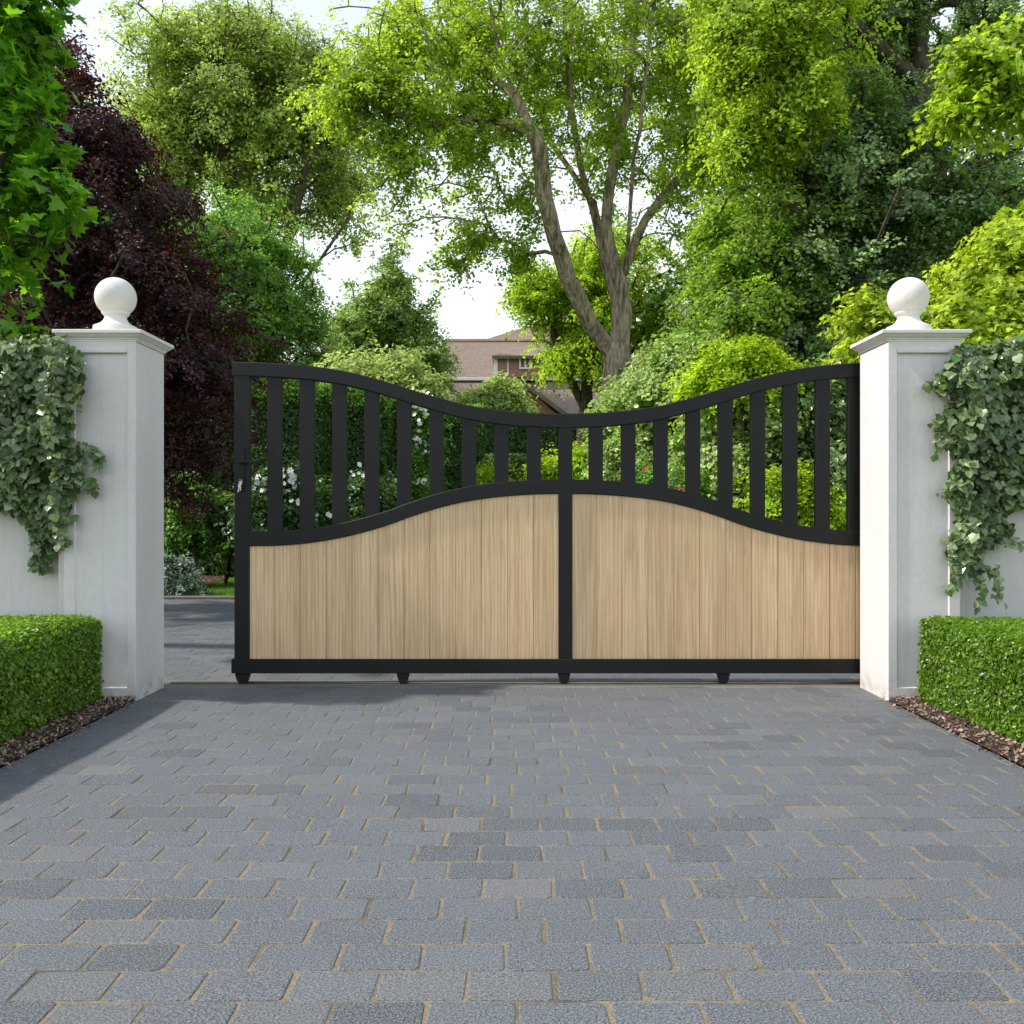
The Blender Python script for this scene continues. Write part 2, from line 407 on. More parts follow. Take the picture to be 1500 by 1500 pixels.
def tree(name, label, cat, base, trunks, ells, nclump, per, leaf, rc, lmat, bark, seed, rbase=.25, rtip=.008, gap=-.35, gf=1.2, shell=.45,
         tmpl=RHOMB, flat=.4, dj=.3, step=.5, group=None, up=.55, trunkname='trunk', mixbias=0.0, minr=0.0, rag=.30, coh=.8, expo=.5, fz=.20):
    rng = np.random.default_rng(seed)
    t = thing(name, label, cat, tuple(base), group)
    cp, cn = crown_pts(ells, nclump, rng, gap, gf, shell, rag, fz)
    if trunks:
        pos, par, ends, ntr = skeleton(trunks, cp, rng, step, dj)
        branch_mesh(trunkname, pos, par, ends, ntr, rbase, rtip, bark, t, expo, minr=minr)
    k = np.repeat(np.arange(len(cp)), per); n = len(k)
    dn = norm(np.array([0, 0, 1.]) * .8 + cn * .6 + rng.normal(size=cn.shape) * .35)
    cs = rng.uniform(.65, 1.3, len(cp)) * rc
    off = rng.normal(size=(n, 3)) * .8; off = off / np.maximum(1, np.linalg.norm(off, axis=1, keepdims=True) / 1.6)
    al = (off * dn[k]).sum(1, keepdims=True); off = off - (1 - flat) * al * dn[k]
    sd_ = norm(cn * np.array([1, 1, .5]) + rng.normal(size=cn.shape) * .6 + np.array([0, 0, -.1])); sd_ = sd_[k]
    ax = (off * sd_).sum(1, keepdims=True); tip = np.clip(1 - .35 * ax, .3, 1.4)
    off = (sd_ * ax * 1.5 + (off - sd_ * ax) * .62 * tip) * cs[k][:, None]
    pos = cp[k] + off; pos[:, 2] -= .25 * (off[:, 0] ** 2 + off[:, 1] ** 2) / rc
    pos[:, 2] = np.maximum(pos[:, 2], .03)
    nr = dn[k] * coh + np.array([0, 0, 1.]) * up * .5 + cn[k] * .3 + rng.normal(size=(n, 3)) * .45
    sz = leaf * rng.uniform(.65, 1.25, n)
    cb = np.clip(rng.normal(.5 + mixbias, .22, len(cp)), 0, 1); cl = rng.normal(.5, .12, len(cp))
    tint = np.stack([np.clip(cl[k] + rng.normal(0, .22, n), 0, 1), np.clip(cb[k] + rng.normal(0, .2, n), 0, 1), rng.uniform(size=n)], 1)
    leaves('crown' if trunks else 'foliage', lmat, pos, nr, sz, tint, tmpl, rng, t)
    return t

def skin_leaves(name, parent, rects, dens, leaf, lmat, seed, depth=.03, tmpl=RHOMB, bulge=.0, und=.02, uf=3.):
    """leaves over clipped faces: rects = (origin, edge u, edge v, outward normal)"""
    rng = np.random.default_rng(seed); PP = []; NN = []
    for o, u, v_, nn in rects:
        o, u, v_, nn = map(lambda q: np.array(q, float), (o, u, v_, nn)); A = np.linalg.norm(np.cross(u, v_)); n = int(A * dens)
        s = rng.uniform(size=(n, 2)); p = o + s[:, :1] * u + s[:, 1:] * v_
        h = snoise(p, uf, np.array([3., 1, 7])) * und + snoise(p, uf * 4, np.array([1., 5, 2])) * und * .5
        e = np.minimum(np.minimum(s[:, 0], 1 - s[:, 0]) * np.linalg.norm(u), np.minimum(s[:, 1], 1 - s[:, 1]) * np.linalg.norm(v_))
        p = p + nn * (h - depth * rng.exponential(.8, n) + depth * .6 - .5 * np.maximum(0, .05 - e))[:, None]
        PP.append(p); NN.append(nn + rng.normal(size=(n, 3)) * .55 + np.array([0, 0, .25]))
    p = np.concatenate(PP); q = np.concatenate(NN); n = len(p); p[:, 2] = np.maximum(p[:, 2], .01)
    pat = snoise(p, 6, np.array([9., 4, 2])) * .12
    tint = np.stack([np.clip(rng.normal(.5, .24, n) + pat, 0, 1), np.clip(rng.normal(.5, .28, n), 0, 1), rng.uniform(size=n)], 1)
    return leaves(name, lmat, p, q, leaf * rng.uniform(.6, 1.3, n), tint, tmpl, rng, parent)

def clipped_hedge(name, label, cat, x0, x1, y0, y1, z1, lmat, dens, leaf, seed, faces, group=None, depth=.03, und=.02, tmpl=RHOMB, uf=3., rot=0):
    t = thing(name, label, cat, ((x0 + x1) / 2, y0, 0), group)
    R = {'top': ((x0, y0, z1), (x1 - x0, 0, 0), (0, y1 - y0, 0), (0, 0, 1)), 'front': ((x0, y0, 0), (x1 - x0, 0, 0), (0, 0, z1), (0, -1, 0)),
         'right': ((x1, y0, 0), (0, y1 - y0, 0), (0, 0, z1), (1, 0, 0)), 'left': ((x0, y0, 0), (0, y1 - y0, 0), (0, 0, z1), (-1, 0, 0)),
         'back': ((x0, y1, 0), (x1 - x0, 0, 0), (0, 0, z1), (0, 1, 0))}
    skin_leaves('foliage', t, [R[f] for f in faces], dens, leaf, lmat, seed, depth, tmpl, und=und, uf=uf)
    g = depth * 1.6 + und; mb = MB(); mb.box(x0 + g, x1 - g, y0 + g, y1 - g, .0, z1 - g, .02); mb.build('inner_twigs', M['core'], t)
    return t

# ------------------------------------------------------------------ setting: ground, drive, beds
def struct(o): o['kind'] = 'structure'; return o
mb = MB(); mb.add([(-400, -60, -.05), (400, -60, -.05), (400, 700, -.05), (-400, 700, -.05)], [(0, 1, 2, 3)])
struct(mb.build('ground', M['lawn']))
mb = MB(); mb.add([(-30, 11.56, .006), (30, 11.56, .006), (30, 60, .006), (-30, 60, .006)], [(0, 1, 2, 3)])
struct(mb.build('lawn', M['lawn']))
PX = 2.13
mb = MB()
mb.add([(-PX, -1, -.0024), (PX, -1, -.0024), (PX, 5.66, -.0024), (-PX, 5.66, -.0024)], [(0, 1, 2, 3)])
mb.add([(-9, 5.66, -.0024), (9, 5.66, -.0024), (9, 11.44, -.0024), (-9, 11.44, -.0024)], [(0, 1, 2, 3)])
struct(mb.build('joint_sand', M['sand']))

rng = np.random.default_rng(5)
def paver_rows(mb, xa, xb, y0, y1, dy=.1332, w=.198, ref=1.979, gapw=.0068):
    k = math.ceil((y0 - ref) / dy - 1e-6)
    while ref + (k + 1) * dy <= y1 + 1e-6:
        Y0 = ref + k * dy; x = xa - rng.uniform(0, .02) - (0 if k % 2 else w / 2) - (w * .5)
        off = .099 + (0 if k % 2 == 0 else w / 2) + rng.normal() * .012
        x = off - math.ceil((off - xa) / w) * w
        while x < xb:
            ww = w * (1 + rng.normal() * .012); a = max(x, xa); b = min(x + ww, xb); x += ww
            if b - a < .03: continue
            g = gapw * .5 * rng.uniform(.6, 1.5); cr = min(.009 * rng.uniform(.7, 1.8), (b - a) * .3)
            a += g; b -= g; c = Y0 + gapw * .42 * rng.uniform(.5, 1.3); d = Y0 + dy - gapw * .42 * rng.uniform(.5, 1.3)
            z = np.clip(rng.normal() * .0004, -.0006, .0008); tx, ty = np.clip(rng.normal(size=2) * .003, -.005, .005)
            q = rng.uniform()
            base = np.array([.082, .089, .097]) if q < .74 else (np.array([.054, .059, .066]) if q < .88 else np.array([.094, .100, .107]))
            if rng.uniform() < .10: base = base * np.array([1.25, 1.15, 1.02])
            mb.cur = tuple(base * rng.uniform(.88, 1.12))
            cx_, cy_ = (a + b) / 2, (c + d) / 2; j = rng.normal(size=(4, 2)) * .0016
            def ring(ins, zz):
                pts = []
                for ci, (px_, py_, sx, sy) in enumerate(((a, c, 1, 1), (b, c, -1, 1), (b, d, -1, -1), (a, d, 1, -1))):
                    px_ += sx * ins + j[ci][0]; py_ += sy * ins + j[ci][1]; r_ = max(cr - ins * .4, .002)
                    m1 = (px_ + sx * r_, py_); m2 = (px_ + sx * r_ * .29, py_ + sy * r_ * .29); m3 = (px_, py_ + sy * r_)
                    tri = [m3, m2, m1] if ci % 2 == 0 else [m1, m2, m3]
                    pts += tri
                return [(px2, py2, z + zz + tx * (px2 - cx_) + ty * (py2 - cy_)) for px2, py2 in pts]
            mb.loft([ring(0, -.03), ring(0, -.0036), ring(.0014, -.0012), ring(.0042, 0)])
        k += 1
mb = MB()
paver_rows(mb, -PX, PX, .9, 5.62)
struct(mb.build('driveway', M['paver'], tint=True))
mb = MB()
paver_rows(mb, -4.6, 5.5, 5.84, 11.45)
struct(mb.build('courtyard_paving', M['paver'], tint=True))

mb = MB(); mb.box(-9, 9, 11.44, 11.56, -.04, .035, .008); struct(mb.build('kerb', M['concrete']))
# threshold strip the gate rail is set in
mb = MB(); mb.box(-PX - .6, PX + .6, 5.625, 5.835, -.04, .0, .004); struct(mb.build('threshold', M['concrete']))
t = thing('gate_track', 'galvanised steel guide rail laid across the drive under the sliding gate', 'track', (0, 5.69, 0))
mb = MB(); mb.box(-PX + .002, PX + 1.2, 5.655, 5.735, .0, .005, .0015); mb.build('base_plate', M['steel'], t)
mb = MB(); mb.tube([(-PX + .004, 5.695, .008), (PX + 1.2, 5.695, .008)], .010, 12); mb.build('running_bar', M['steel'], t, True)

# planting beds at both sides of the drive and the dark bed on the left of the lawn
for nm, sx in (('mulch_bed', -1), ('mulch_bed', 1)):
    mb = MB(); a, b = sorted((sx * (PX + .005), sx * 9.0))
    nx, ny = 60, 60; r2 = np.random.default_rng(7 + sx)
    vs = []
    for j_ in range(ny + 1):
        for i_ in range(nx + 1):
            u = (i_ / nx) ** 2; X = sx * (PX + .005 + u * 6.8); Y = .5 + j_ / ny * 4.85
            vs.append((X, Y, .004 + (.012 * r2.uniform() if i_ > 0 else 0) + .02 * min(1, u * 30)))
    fs = []
    for j_ in range(ny):
        for i_ in range(nx):
            q = j_ * (nx + 1) + i_; f = (q, q + 1, q + nx + 2, q + nx + 1); fs.append(f if sx > 0 else f[::-1])
    mb.add(vs, fs); struct(mb.build(nm, M['mulch']))
def chips(x0, x1, y0, y1, n, seed, z=.012, inside=None):
    r = np.random.default_rng(seed); p = np.stack([r.uniform(x0, x1, n), r.uniform(y0, y1, n), z + r.uniform(0, .02, n)], 1)
    if inside: p = p[inside(p)]
    n = len(p); c = np.array([[.25, .18, .14]]) * r.uniform(.25, 1.8, (n, 1)) * (1 + r.normal(size=(n, 3)) * .06)
    tv = (np.array([(-.5, -.2, 0), (.4, -.25, .05), (.5, .2, 0), (-.35, .22, .06)]), [(0, 1, 2, 3)])
    nr = np.array([0, 0, 1.]) + r.normal(size=(n, 3)) * .5
    o = leaves('bark_chips', M['chip'], p, nr, r.uniform(.008, .025, n), np.clip(c, 0, 1), tv, r, None); o['kind'] = 'stuff'
    return o
chips(-2.75, -PX - .0, 2.2, 5.3, 10000, 1); chips(PX + .0, 2.75, 2.2, 5.3, 10000, 2); chips(-PX - .02, -PX + .05, 2.6, 5.2, 260, 4, .002); chips(PX - .05, PX + .02, 2.6, 5.2, 260, 5, .002)
pm = [(-14, 11.57), tuple(P(262, 0, gy(875))[:2]), tuple(P(300, 0, gy(863))[:2]), tuple(P(345, 0, gy(842))[:2]), tuple(P(372, 0, 20)[:2]), tuple(P(430, 0, 26)[:2]), (-14, 26)]
mb = MB(); mb.add([(x, y, .022) for x, y in pm], [tuple(range(len(pm)))]); struct(mb.build('flower_bed', M['mulch']))
chips(-5.6, -3.6, 11.6, 16, 5000, 3, .03, lambda p: (p[:, 0] < np.interp(p[:, 1], [q[1] for q in pm[1:4]], [q[0] for q in pm[1:4]])))
# grass blades on the lawn that shows beside the gate
r = np.random.default_rng(11); n = 26000
p = np.stack([r.uniform(-4.6, -1.5, n), r.uniform(11.6, 18, n), np.full(n, .004)], 1)
p = p[p[:, 0] > np.interp(p[:, 1], [q[1] for q in pm[1:5]], [q[0] for q in pm[1:5]]) + r.normal(0, .03, n)]; n = len(p)
bl = (np.array([(-.08, 0, 0), (.08, 0, 0), (0, 1, .15)]), [(0, 1, 2)])
tn = np.stack([np.clip(r.normal(.55, .2, n), 0, 1), np.clip(r.normal(.5, .25, n), 0, 1), r.uniform(size=n)], 1)
M['grass'] = leaf_mat('grass_blades', (.08, .20, .02), (.16, .30, .03), (.22, .45, .03), tmix=.4)
o = leaves('grass', M['grass'], p, np.array([0, -1., .2]) + r.normal(size=(n, 3)) * .6, r.uniform(.03, .06, n), tn, bl, r, None, np.array([0, 0, 3.])); o['kind'] = 'stuff'

# ------------------------------------------------------------------ pillars and walls
YF, YB = 5.18, 5.60
def square_loft(mb, cx, cy, prof):
    mb.loft([[(cx - h, cy - h, z), (cx + h, cy - h, z), (cx + h, cy + h, z), (cx - h, cy + h, z)] for h, z in prof])
def pillar(sx, label):
    X0, X1 = PX, 2.54; cx = sx * (X0 + X1) / 2; cy = (YF + YB) / 2 ; hs = (X1 - X0) / 2; zt = 2.037
    t = thing('gate_pillar', label, 'pillar', (cx, cy, 0), 'white rendered gate pillars with ball finials')
    mb = MB(); a, b = cx - hs, cx + hs
    mb.box(a, b, YF + .008, YB, -.02, zt, .004)
    # front face plate with the sunk panel
    pi, po = .050, .062          # border widths (driveway side, wall side)
    L_, R_ = (a + (po if sx < 0 else pi), b - (pi if sx < 0 else po)); zb, zp = .072, 1.975
    out_ = [(a, 0.0), (b, 0.0), (b, zt), (a, zt)]; inn = [(L_, zb), (R_, zb), (R_, zp), (L_, zp)]; s = .006
    inb = [(L_ + s, zb + s), (R_ - s, zb + s), (R_ - s, zp - s), (L_ + s, zp - s)]
    oc = [(a + .003, 0.0), (b - .003, 0.0), (b - .003, zt), (a + .003, zt)]
    vs = [(x, YF + .012, z) for x, z in out_] + [(x, YF + .003, z) for x, z in out_] + [(x, YF, z) for x, z in oc] + [(x, YF, z) for x, z in inn] + [(x, YF + .010, z) for x, z in inb]
    fs = []
    for l in range(4):
        for i in range(4):
            k = (i + 1) % 4; fs.append((l * 4 + i, l * 4 + k, l * 4 + 4 + k, l * 4 + 4 + i))
    mb.add(vs, fs)
    mb.build('shaft', M['stucco'], t)
    mb = MB(); z0 = H + (CY - 517.5) / F * YF; z1 = H + (CY - 510) / F * YF
    mb.box(L_ + .002, R_ - .002, YF - .014, YF + .004, z0, z1, .005); mb.build('moulding', M['stucco'], t)
    mb = MB(); 
    square_loft(mb, cx, cy, [(hs + .008, zt), (hs + .008, zt + .008), (hs + .014, zt + .011), (hs + .014, zt + .016), (hs + .024, zt + .022), (hs + .034, zt + .032), (hs + .036, zt + .036),
                             (hs + .043, zt + .038), (hs + .046, zt + .041), (hs + .046, zt + .057), (hs + .043, zt + .060), (hs - .02, zt + .066)])
    mb.build('cap', M['stone'], t)
    f = 1 / 248.6; zc = H + (CY - 436) * f
    mb = MB(); zz = lambda y: H + (CY - y) * f
    mb.lathe(cx, cy, [(.128, zt + .062), (.128, zt + .070), (.122, zz(479.5)), (.105, zz(477.5)), (.085, zz(475)), (.070, zz(471)), (.062, zz(467)), (.0605, zz(464.5)), (.066, zz(463)), (.075, zz(461)), (.078, zz(459)), (.076, zz(457)), (.070, zz(456)), (.066, zz(455)), (.068, zz(453)), (.070, zz(450))], 56)
    n = len(mb.v); mb.build('finial_base', M['stone'], t, True)
    mb = MB(); R = .1165; mb.lathe(cx, cy, [(max(R * math.sin(rad(a_)), .001), zc - R * math.cos(rad(a_))) for a_ in np.linspace(4, 179.5, 36)], 64)
    mb.build('ball', M['stone'], t, True)
    return t
pillar(-1, 'white rendered gate pillar with ball finial in the open gap, its drive side in shade')
pillar(1, 'white rendered gate pillar with sunlit drive side that the black gate runs behind')

def wall(sx, label):
    t = thing('garden_wall', label, 'wall', (sx * 2.54, 5.3, 0), 'white garden walls beside the pillars')
    mb = MB(); a, b = sorted((sx * 2.543, sx * 11)); mb.box(a, b, 5.30, 5.50, -.02, 1.90, .005); mb.build('wall_body', M['stucco'], t)
    mb = MB(); mb.box(a, b, 5.272, 5.528, 1.903, 1.955, .01); mb.build('coping', M['stone'], t)
    mb = MB(); a, b = sorted((sx * 2.5435, sx * 2.60)); mb.box(a, b, 5.235, 5.298, -.02, 1.898, .006)
    mb.build('pilaster', M['stucco'], t)
    return t
wall(-1, 'white garden wall under grey-green ivy beside the shaded pillar')
wall(1, 'white garden wall under ivy beside the pillar with the sunlit side')

# ------------------------------------------------------------------ ivy on the walls
def inpoly(x, y, poly):
    ins = np.zeros(len(x), bool); j = len(poly) - 1
    for i in range(len(poly)):
        xi, yi = poly[i]; xj, yj = poly[j]
        c = ((yi > y) != (yj > y)) & (x < (xj - xi) * (y - yi) / (yj - yi + 1e-9) + xi); ins ^= c; j = i
    return ins
def ivy(sx, label, poly, n, seed, tails):
    r = np.random.default_rng(seed); t = thing('wall_ivy', label, 'ivy', (sx * 2.8, 5.3, 0), 'ivy hanging over the garden walls')
    xs = [q[0] for q in poly]; ys = [q[1] for q in poly]
    x = r.uniform(min(xs), max(xs), n * 3); y = r.uniform(min(ys), max(ys), n * 3)
    # ragged edge
    jx = x + r.normal(0, 4, len(x)) + 6 * np.sin(y / 17. + seed); jy = y + r.normal(0, 4, len(x)) + 6 * np.sin(x / 13.)
    ok = inpoly(jx, jy, poly); x, y = x[ok][:n], y[ok][:n]
    yb = np.where(np.abs(x - CX) < (2.55 / 5.2 * F), 5.165, 5.275)           # in front of the pillar or of the wall
    thick = .12 + .13 * np.clip((760 - y) / 200, 0, 1) + .05 * np.sin(x / 21.) * np.sin(y / 26.)
    edge = inpoly(x + 12, y, poly) & inpoly(x - 12, y, poly) & inpoly(x, y + 12, poly) & inpoly(x, y - 12, poly)
    thick = np.where(edge, thick, thick * .45)
    d = thick * r.uniform(.0, 1., len(x)) ** .6
    Y = yb - .01 - d
    p = np.stack([(x - CX) / F * 5.17, Y, H - (y - CY) / F * 5.17], 1)
    # over the top of the wall
    m = n // 4; xt = r.uniform(2.50, 4.2, m) * sx
    pt = np.stack([xt, r.uniform(5.1, 5.55, m), 1.95 + r.uniform(0, .07, m) + .03 * np.sin(xt * 9)], 1)
    m2 = n // 5; xo = r.uniform(2.95, 4.2, m2) * sx   # continues beyond the frame
    po = np.stack([xo, r.uniform(5.08, 5.27, m2), r.uniform(1.15, 2.0, m2)], 1)
    nr = np.concatenate([np.tile([0., -1, .45], (len(p), 1)), np.tile([0., -.35, 1], (m, 1)), np.tile([0., -1, .4], (m2, 1))])
    p = np.concatenate([p, pt, po]); nn = len(p); nr = nr + r.normal(size=(nn, 3)) * .62
    tint = np.stack([np.clip(r.normal(.5, .25, nn), 0, 1), np.clip(r.normal(.5, .3, nn), 0, 1), r.uniform(size=nn)], 1)
    sz = r.uniform(.022, .055, nn) * np.where(r.uniform(size=nn) < .12, 1.25, 1); p[:, 2] += .02
    for tl in tails:
        q = np.array(tl, float); k = r.integers(0, len(q) - 1, 14 * len(q)); s = r.uniform(size=len(k))[:, None]; c = q[k] * (1 - s) + q[k + 1] * s + r.normal(size=(len(k), 2)) * 3.5
        pp = np.stack([(c[:, 0] - CX) / F * 5.17, 5.15 - r.uniform(0, .05, len(c)), H - (c[:, 1] - CY) / F * 5.17], 1)
        p = np.concatenate([p, pp]); nr = np.concatenate([nr, np.array([0., -1, .3]) + r.normal(size=(len(c), 3)) * .5]); sz = np.concatenate([sz, r.uniform(.02, .045, len(c))])
        tint = np.concatenate([tint, np.stack([r.uniform(.3, .8, len(c)), r.uniform(.2, .9, len(c)), r.uniform(size=len(c))], 1)])
    leaves('foliage', LM['ivy'], p, nr, sz, tint, LOBED, r, t, np.array([0, 0, -1.]))
    mb = MB()
    cand = np.where(edge & (y > 560))[0]
    for _ in range(16):
        k = cand[r.integers(0, len(cand))]; x0 = (x[k] - CX) / F * 5.17; z0 = H - (y[k] - CY) / F * 5.17; pts = [(x0, yb[k] - .012, z0)]
        for s in range(5): pts.append((pts[-1][0] + r.normal() * .03, yb[k] - .006, pts[-1][2] + .02))
        mb.tube(pts, .003, 5, .004); mb.build('stem', M['bark_dark'], t); mb = MB()
ivy(-1, 'grey-green ivy trailing to a point on the wall by the shaded pillar',
    [(-60, 512), (30, 509), (75, 503), (100, 508), (124, 525), (130, 550), (116, 590), (112, 640), (116, 685), (124, 705), (114, 730), (108, 765), (98, 776), (74, 790), (62, 843), (50, 838), (40, 800), (20, 765), (0, 740), (-60, 730)],
    6200, 21, [[(112, 650), (128, 655), (145, 663), (152, 668), (148, 683)], [(110, 690), (125, 700), (142, 708), (143, 716)], [(88, 770), (98, 786), (97, 800)]])
ivy(1, 'grey-green ivy tumbling over the wall by the sunlit pillar, long thin tails at its tip',
    [(1560, 515), (1500, 512), (1440, 516), (1400, 522), (1384, 540), (1360, 556), (1362, 572), (1386, 582), (1384, 606), (1366, 622), (1368, 640), (1392, 662), (1392, 700), (1382, 722), (1396, 740), (1396, 775), (1386, 800), (1398, 830), (1408, 848), (1424, 842), (1432, 852), (1444, 838), (1450, 800), (1490, 795), (1470, 768), (1500, 740), (1560, 735)],
    6200, 22, [[(1400, 830), (1394, 845), (1388, 862)], [(1430, 840), (1433, 865), (1428, 892)], [(1445, 830), (1455, 845), (1457, 875)], [(1386, 545), (1366, 558), (1354, 566)], [(1470, 790), (1490, 798)], [(1384, 650), (1364, 660)]])

# ------------------------------------------------------------------ box hedges
clipped_hedge('box_hedge', 'low clipped box hedge by the shaded pillar, dark on its drive side', 'hedge', -3.4, -2.30, 2.9, 5.12, .47, LM['box'], 27000, .0185, 31, ['top', 'right', 'back'], 'low box hedges along the drive', .038, .020, ROUND)
clipped_hedge('box_hedge', 'low clipped box hedge by the sunlit pillar, evenly bright green', 'hedge', 2.28, 3.4, 2.9, 5.12, .475, LM['box'], 27000, .0185, 32, ['top', 'left', 'back'], 'low box hedges along the drive', .038, .020, ROUND)

# ------------------------------------------------------------------ the sliding gate
GY = 5.66
def gx(x): return (x - CX) / F * GY
def gz(y): return H - (y - CY) / F * GY
def pch(xs, ys, x):                      # smooth monotone interpolation
    xs = np.array(xs, float); ys = np.array(ys, float); h = np.diff(xs); d = np.diff(ys) / h; m_ = np.zeros(len(xs)); m_[1:-1] = (d[:-1] + d[1:]) / 2; m_[0] = 0; m_[-1] = 0
    i = np.clip(np.searchsorted(xs, x) - 1, 0, len(h) - 1); t_ = (x - xs[i]) / h[i]
    return (2 * t_**3 - 3 * t_**2 + 1) * ys[i] + (t_**3 - 2 * t_**2 + t_) * h[i] * m_[i] + (-2 * t_**3 + 3 * t_**2) * ys[i + 1] + (t_**3 - t_**2) * h[i] * m_[i + 1]
TOP = ([0, 44, 88, 132, 170, 208, 240, 272, 323, 372, 430, 490], [606, 604.8, 601.5, 595.5, 586.5, 575.8, 565.8, 556, 543.5, 536, 531.5, 530])
MID = ([0, 44, 90, 136, 182, 228, 258, 292, 340, 389, 427, 490], [702, 702.7, 705.8, 711.5, 721.5, 736, 747, 757.3, 768.5, 775.5, 778, 778.5])
ytop = lambda x: pch(*TOP, np.minimum(abs(x - 828), 490)); ymid = lambda x: pch(*MID, np.minimum(abs(x - 828), 490))
gate = thing('sliding_gate', 'black metal sliding gate with curved rails and pale oak boards', 'gate', (gx(828), GY, 0))
def rail(name, xa, xb, fy, th, y0=0.0, dep=.06, c=.0045):
    xs = np.linspace(xa, xb, 72); rings = []
    for x in xs:
        X = gx(x); zt_ = gz(fy(x)); zb_ = gz(fy(x) + th); a, b = GY + y0, GY + y0 + dep
        rings.append([(X, a, zb_ + c), (X, a, zt_ - c), (X, a + c, zt_), (X, b - c, zt_), (X, b, zt_ - c), (X, b, zb_ + c), (X, b - c, zb_), (X, a + c, zb_)])
    mb = MB(); mb.loft(rings); mb.build(name, M['black'], gate)
rail('top_rail', 339.5, 1316.5, ytop, 20.7)
rail('middle_rail', 364.5, 819, ymid, 21.5, .002); rail('middle_rail', 837, 1292, ymid, 21.5, .002)
mb = MB(); mb.box(gx(339), gx(1317), GY - .006, GY + .074, gz(986.3), gz(965.6), .003); mb.build('bottom_rail', M['black'], gate)
for a, b, y0 in ((343, 365, ytop(354)), (1291, 1313, ytop(1302)), (818, 838.5, ytop(828))):
    mb = MB(); mb.box(gx(a), gx(b), GY + .003, GY + .057, gz(966.5), gz(y0 + 12), .003); mb.build('post', M['black'], gate)
for k in range(19):
    x0 = 390.7 + 47.6 * k if k < 9 else 862.6 + 47.6 * (k - 9)
    if x0 > 1262 or k > 17: continue
    yt = max(ytop(x0), ytop(x0 + 21)) + 10; ym = min(ymid(x0), ymid(x0 + 21)) + 12
    mb = MB(); mb.box(gx(x0), gx(x0 + 21), GY + .008, GY + .048, gz(ym), gz(yt), .002); mb.build('bar', M['black'], gate)
for xa, xb, j0 in ((360, 822, 782.0), (834, 1296, 873.6)):
    joints = [j0 + 38.15 * k for k in range(-14, 15) if xa + 4 < j0 + 38.15 * k < xb - 4]; ed = [xa] + joints + [xb]
    mb = MB(); rp = np.random.default_rng(int(xa))
    for a, b in zip(ed[:-1], ed[1:]):
        mb.cur = (rp.uniform(.1, .9), rp.uniform(), .5); c = .0028; yf, yb_ = GY + .016, GY + .040; g = .20
        A, B = gx(a + g), gx(b - g); nseg = 6
        rings = []
        for i in range(nseg + 1):
            t_ = i / nseg; zt_ = gz(ymid(min(max(a + (b - a) * t_, 340), 1316)) + 11)
            rings.append((A + (B - A) * t_, zt_))
        z0 = gz(972)
        front = [(A, yf + c), (A + c, yf), *[(x, yf) for x, _ in rings[1:-1]], (B - c, yf), (B, yf + c)]
        tops = [rings[0][1], rings[0][1], *[z for _, z in rings[1:-1]], rings[-1][1], rings[-1][1]]
        mb.loft([[(x, y, z0), (x, y, z), (x, yb_, z), (x, yb_, z0)] for (x, y), z in zip(front, tops)])
    mb.build('wood_panel', M['oak'], gate, tint=True)
for x in (354, 590, 826.5, 1061, 1297):     # tapered guide feet with rounded tips
    mb = MB(); pr = [(-11, 986), (-10.2, 990), (-8.6, 995), (-7.2, 999), (-4.8, 1001.7), (-2, 1002.9), (2, 1002.9), (4.8, 1001.7), (7.2, 999), (8.6, 995), (10.2, 990), (11, 986)]
    k = .86 if x > 400 else 1.0
    mb.loft([[(gx(x + dx * k), GY + yy, gz(y)) for dx, y in pr] for yy in (.012, .016, .048, .052)]); mb.build('foot', M['black'], gate)
hd = bpy.data.objects.new('lock_handle', None); COL.objects.link(hd); hd.parent = gate; hd.location = (gx(354) - gx(828), 0, gz(676))
mb = MB(); mb.box(gx(349.3), gx(358.6), GY - .009, GY + .004, gz(716), gz(656.5), .003); mb.build('backplate', M['black'], hd)
mb = MB(); mb.tube([(gx(353.5), GY + .0, gz(677)), (gx(353.5), GY - .045, gz(677))], .009, 16); mb.box(gx(349.5), gx(385.5), GY - .056, GY - .040, gz(678.8), gz(675), .003); mb.build('lever', M['black'], hd)
mb = MB(); mb.tube([(gx(354), GY - .007, gz(706)), (gx(354), GY - .018, gz(706))], .0095, 18); mb.build('cylinder', M['chrome'], hd, True)
ky = thing('key_ring', 'small bunch of steel keys hanging from the gate lock', 'keys', (gx(354), GY - .03, gz(706)))
def keymesh(mb, cx, cy, cz, ang, L_=.055):
    ca, sa = math.cos(ang), math.sin(ang); tr = lambda u, v_, w: (cx + ca * u - sa * v_, cy + w, cz + sa * u + ca * v_)
    for w0, w1 in ((-.001, .001),):
        bow = [(.010 * math.cos(a_), -.012 + .011 * math.sin(a_)) for a_ in np.linspace(rad(-60), rad(240), 14)]
        sh = [(-.0035, -.026), (-.0035, -L_), (.000, -L_ - .004), (.0035, -L_), (.0045, -L_ + .006), (.0028, -L_ + .009), (.0045, -L_ + .014), (.0028, -.030), (.0035, -.026)]
        o = bow + sh; mb.loft([[tr(u, v_, w0) for u, v_ in o], [tr(u, v_, w1) for u, v_ in o]])
mb = MB(); keymesh(mb, gx(354), GY - .026, gz(708) + .012, .0); mb.build('key', M['chrome'], ky)
mb = MB(); keymesh(mb, gx(353), GY - .022, gz(709), -.22, .05); mb.build('key', M['chrome'], ky)
mb = MB(); mb.tube([(gx(354) + .012 * math.cos(a_), GY - .024, gz(705) + .012 * math.sin(a_)) for a_ in np.linspace(0, 2 * math.pi, 20)], .0012, 6); mb.build('split_ring', M['chrome'], ky, True)

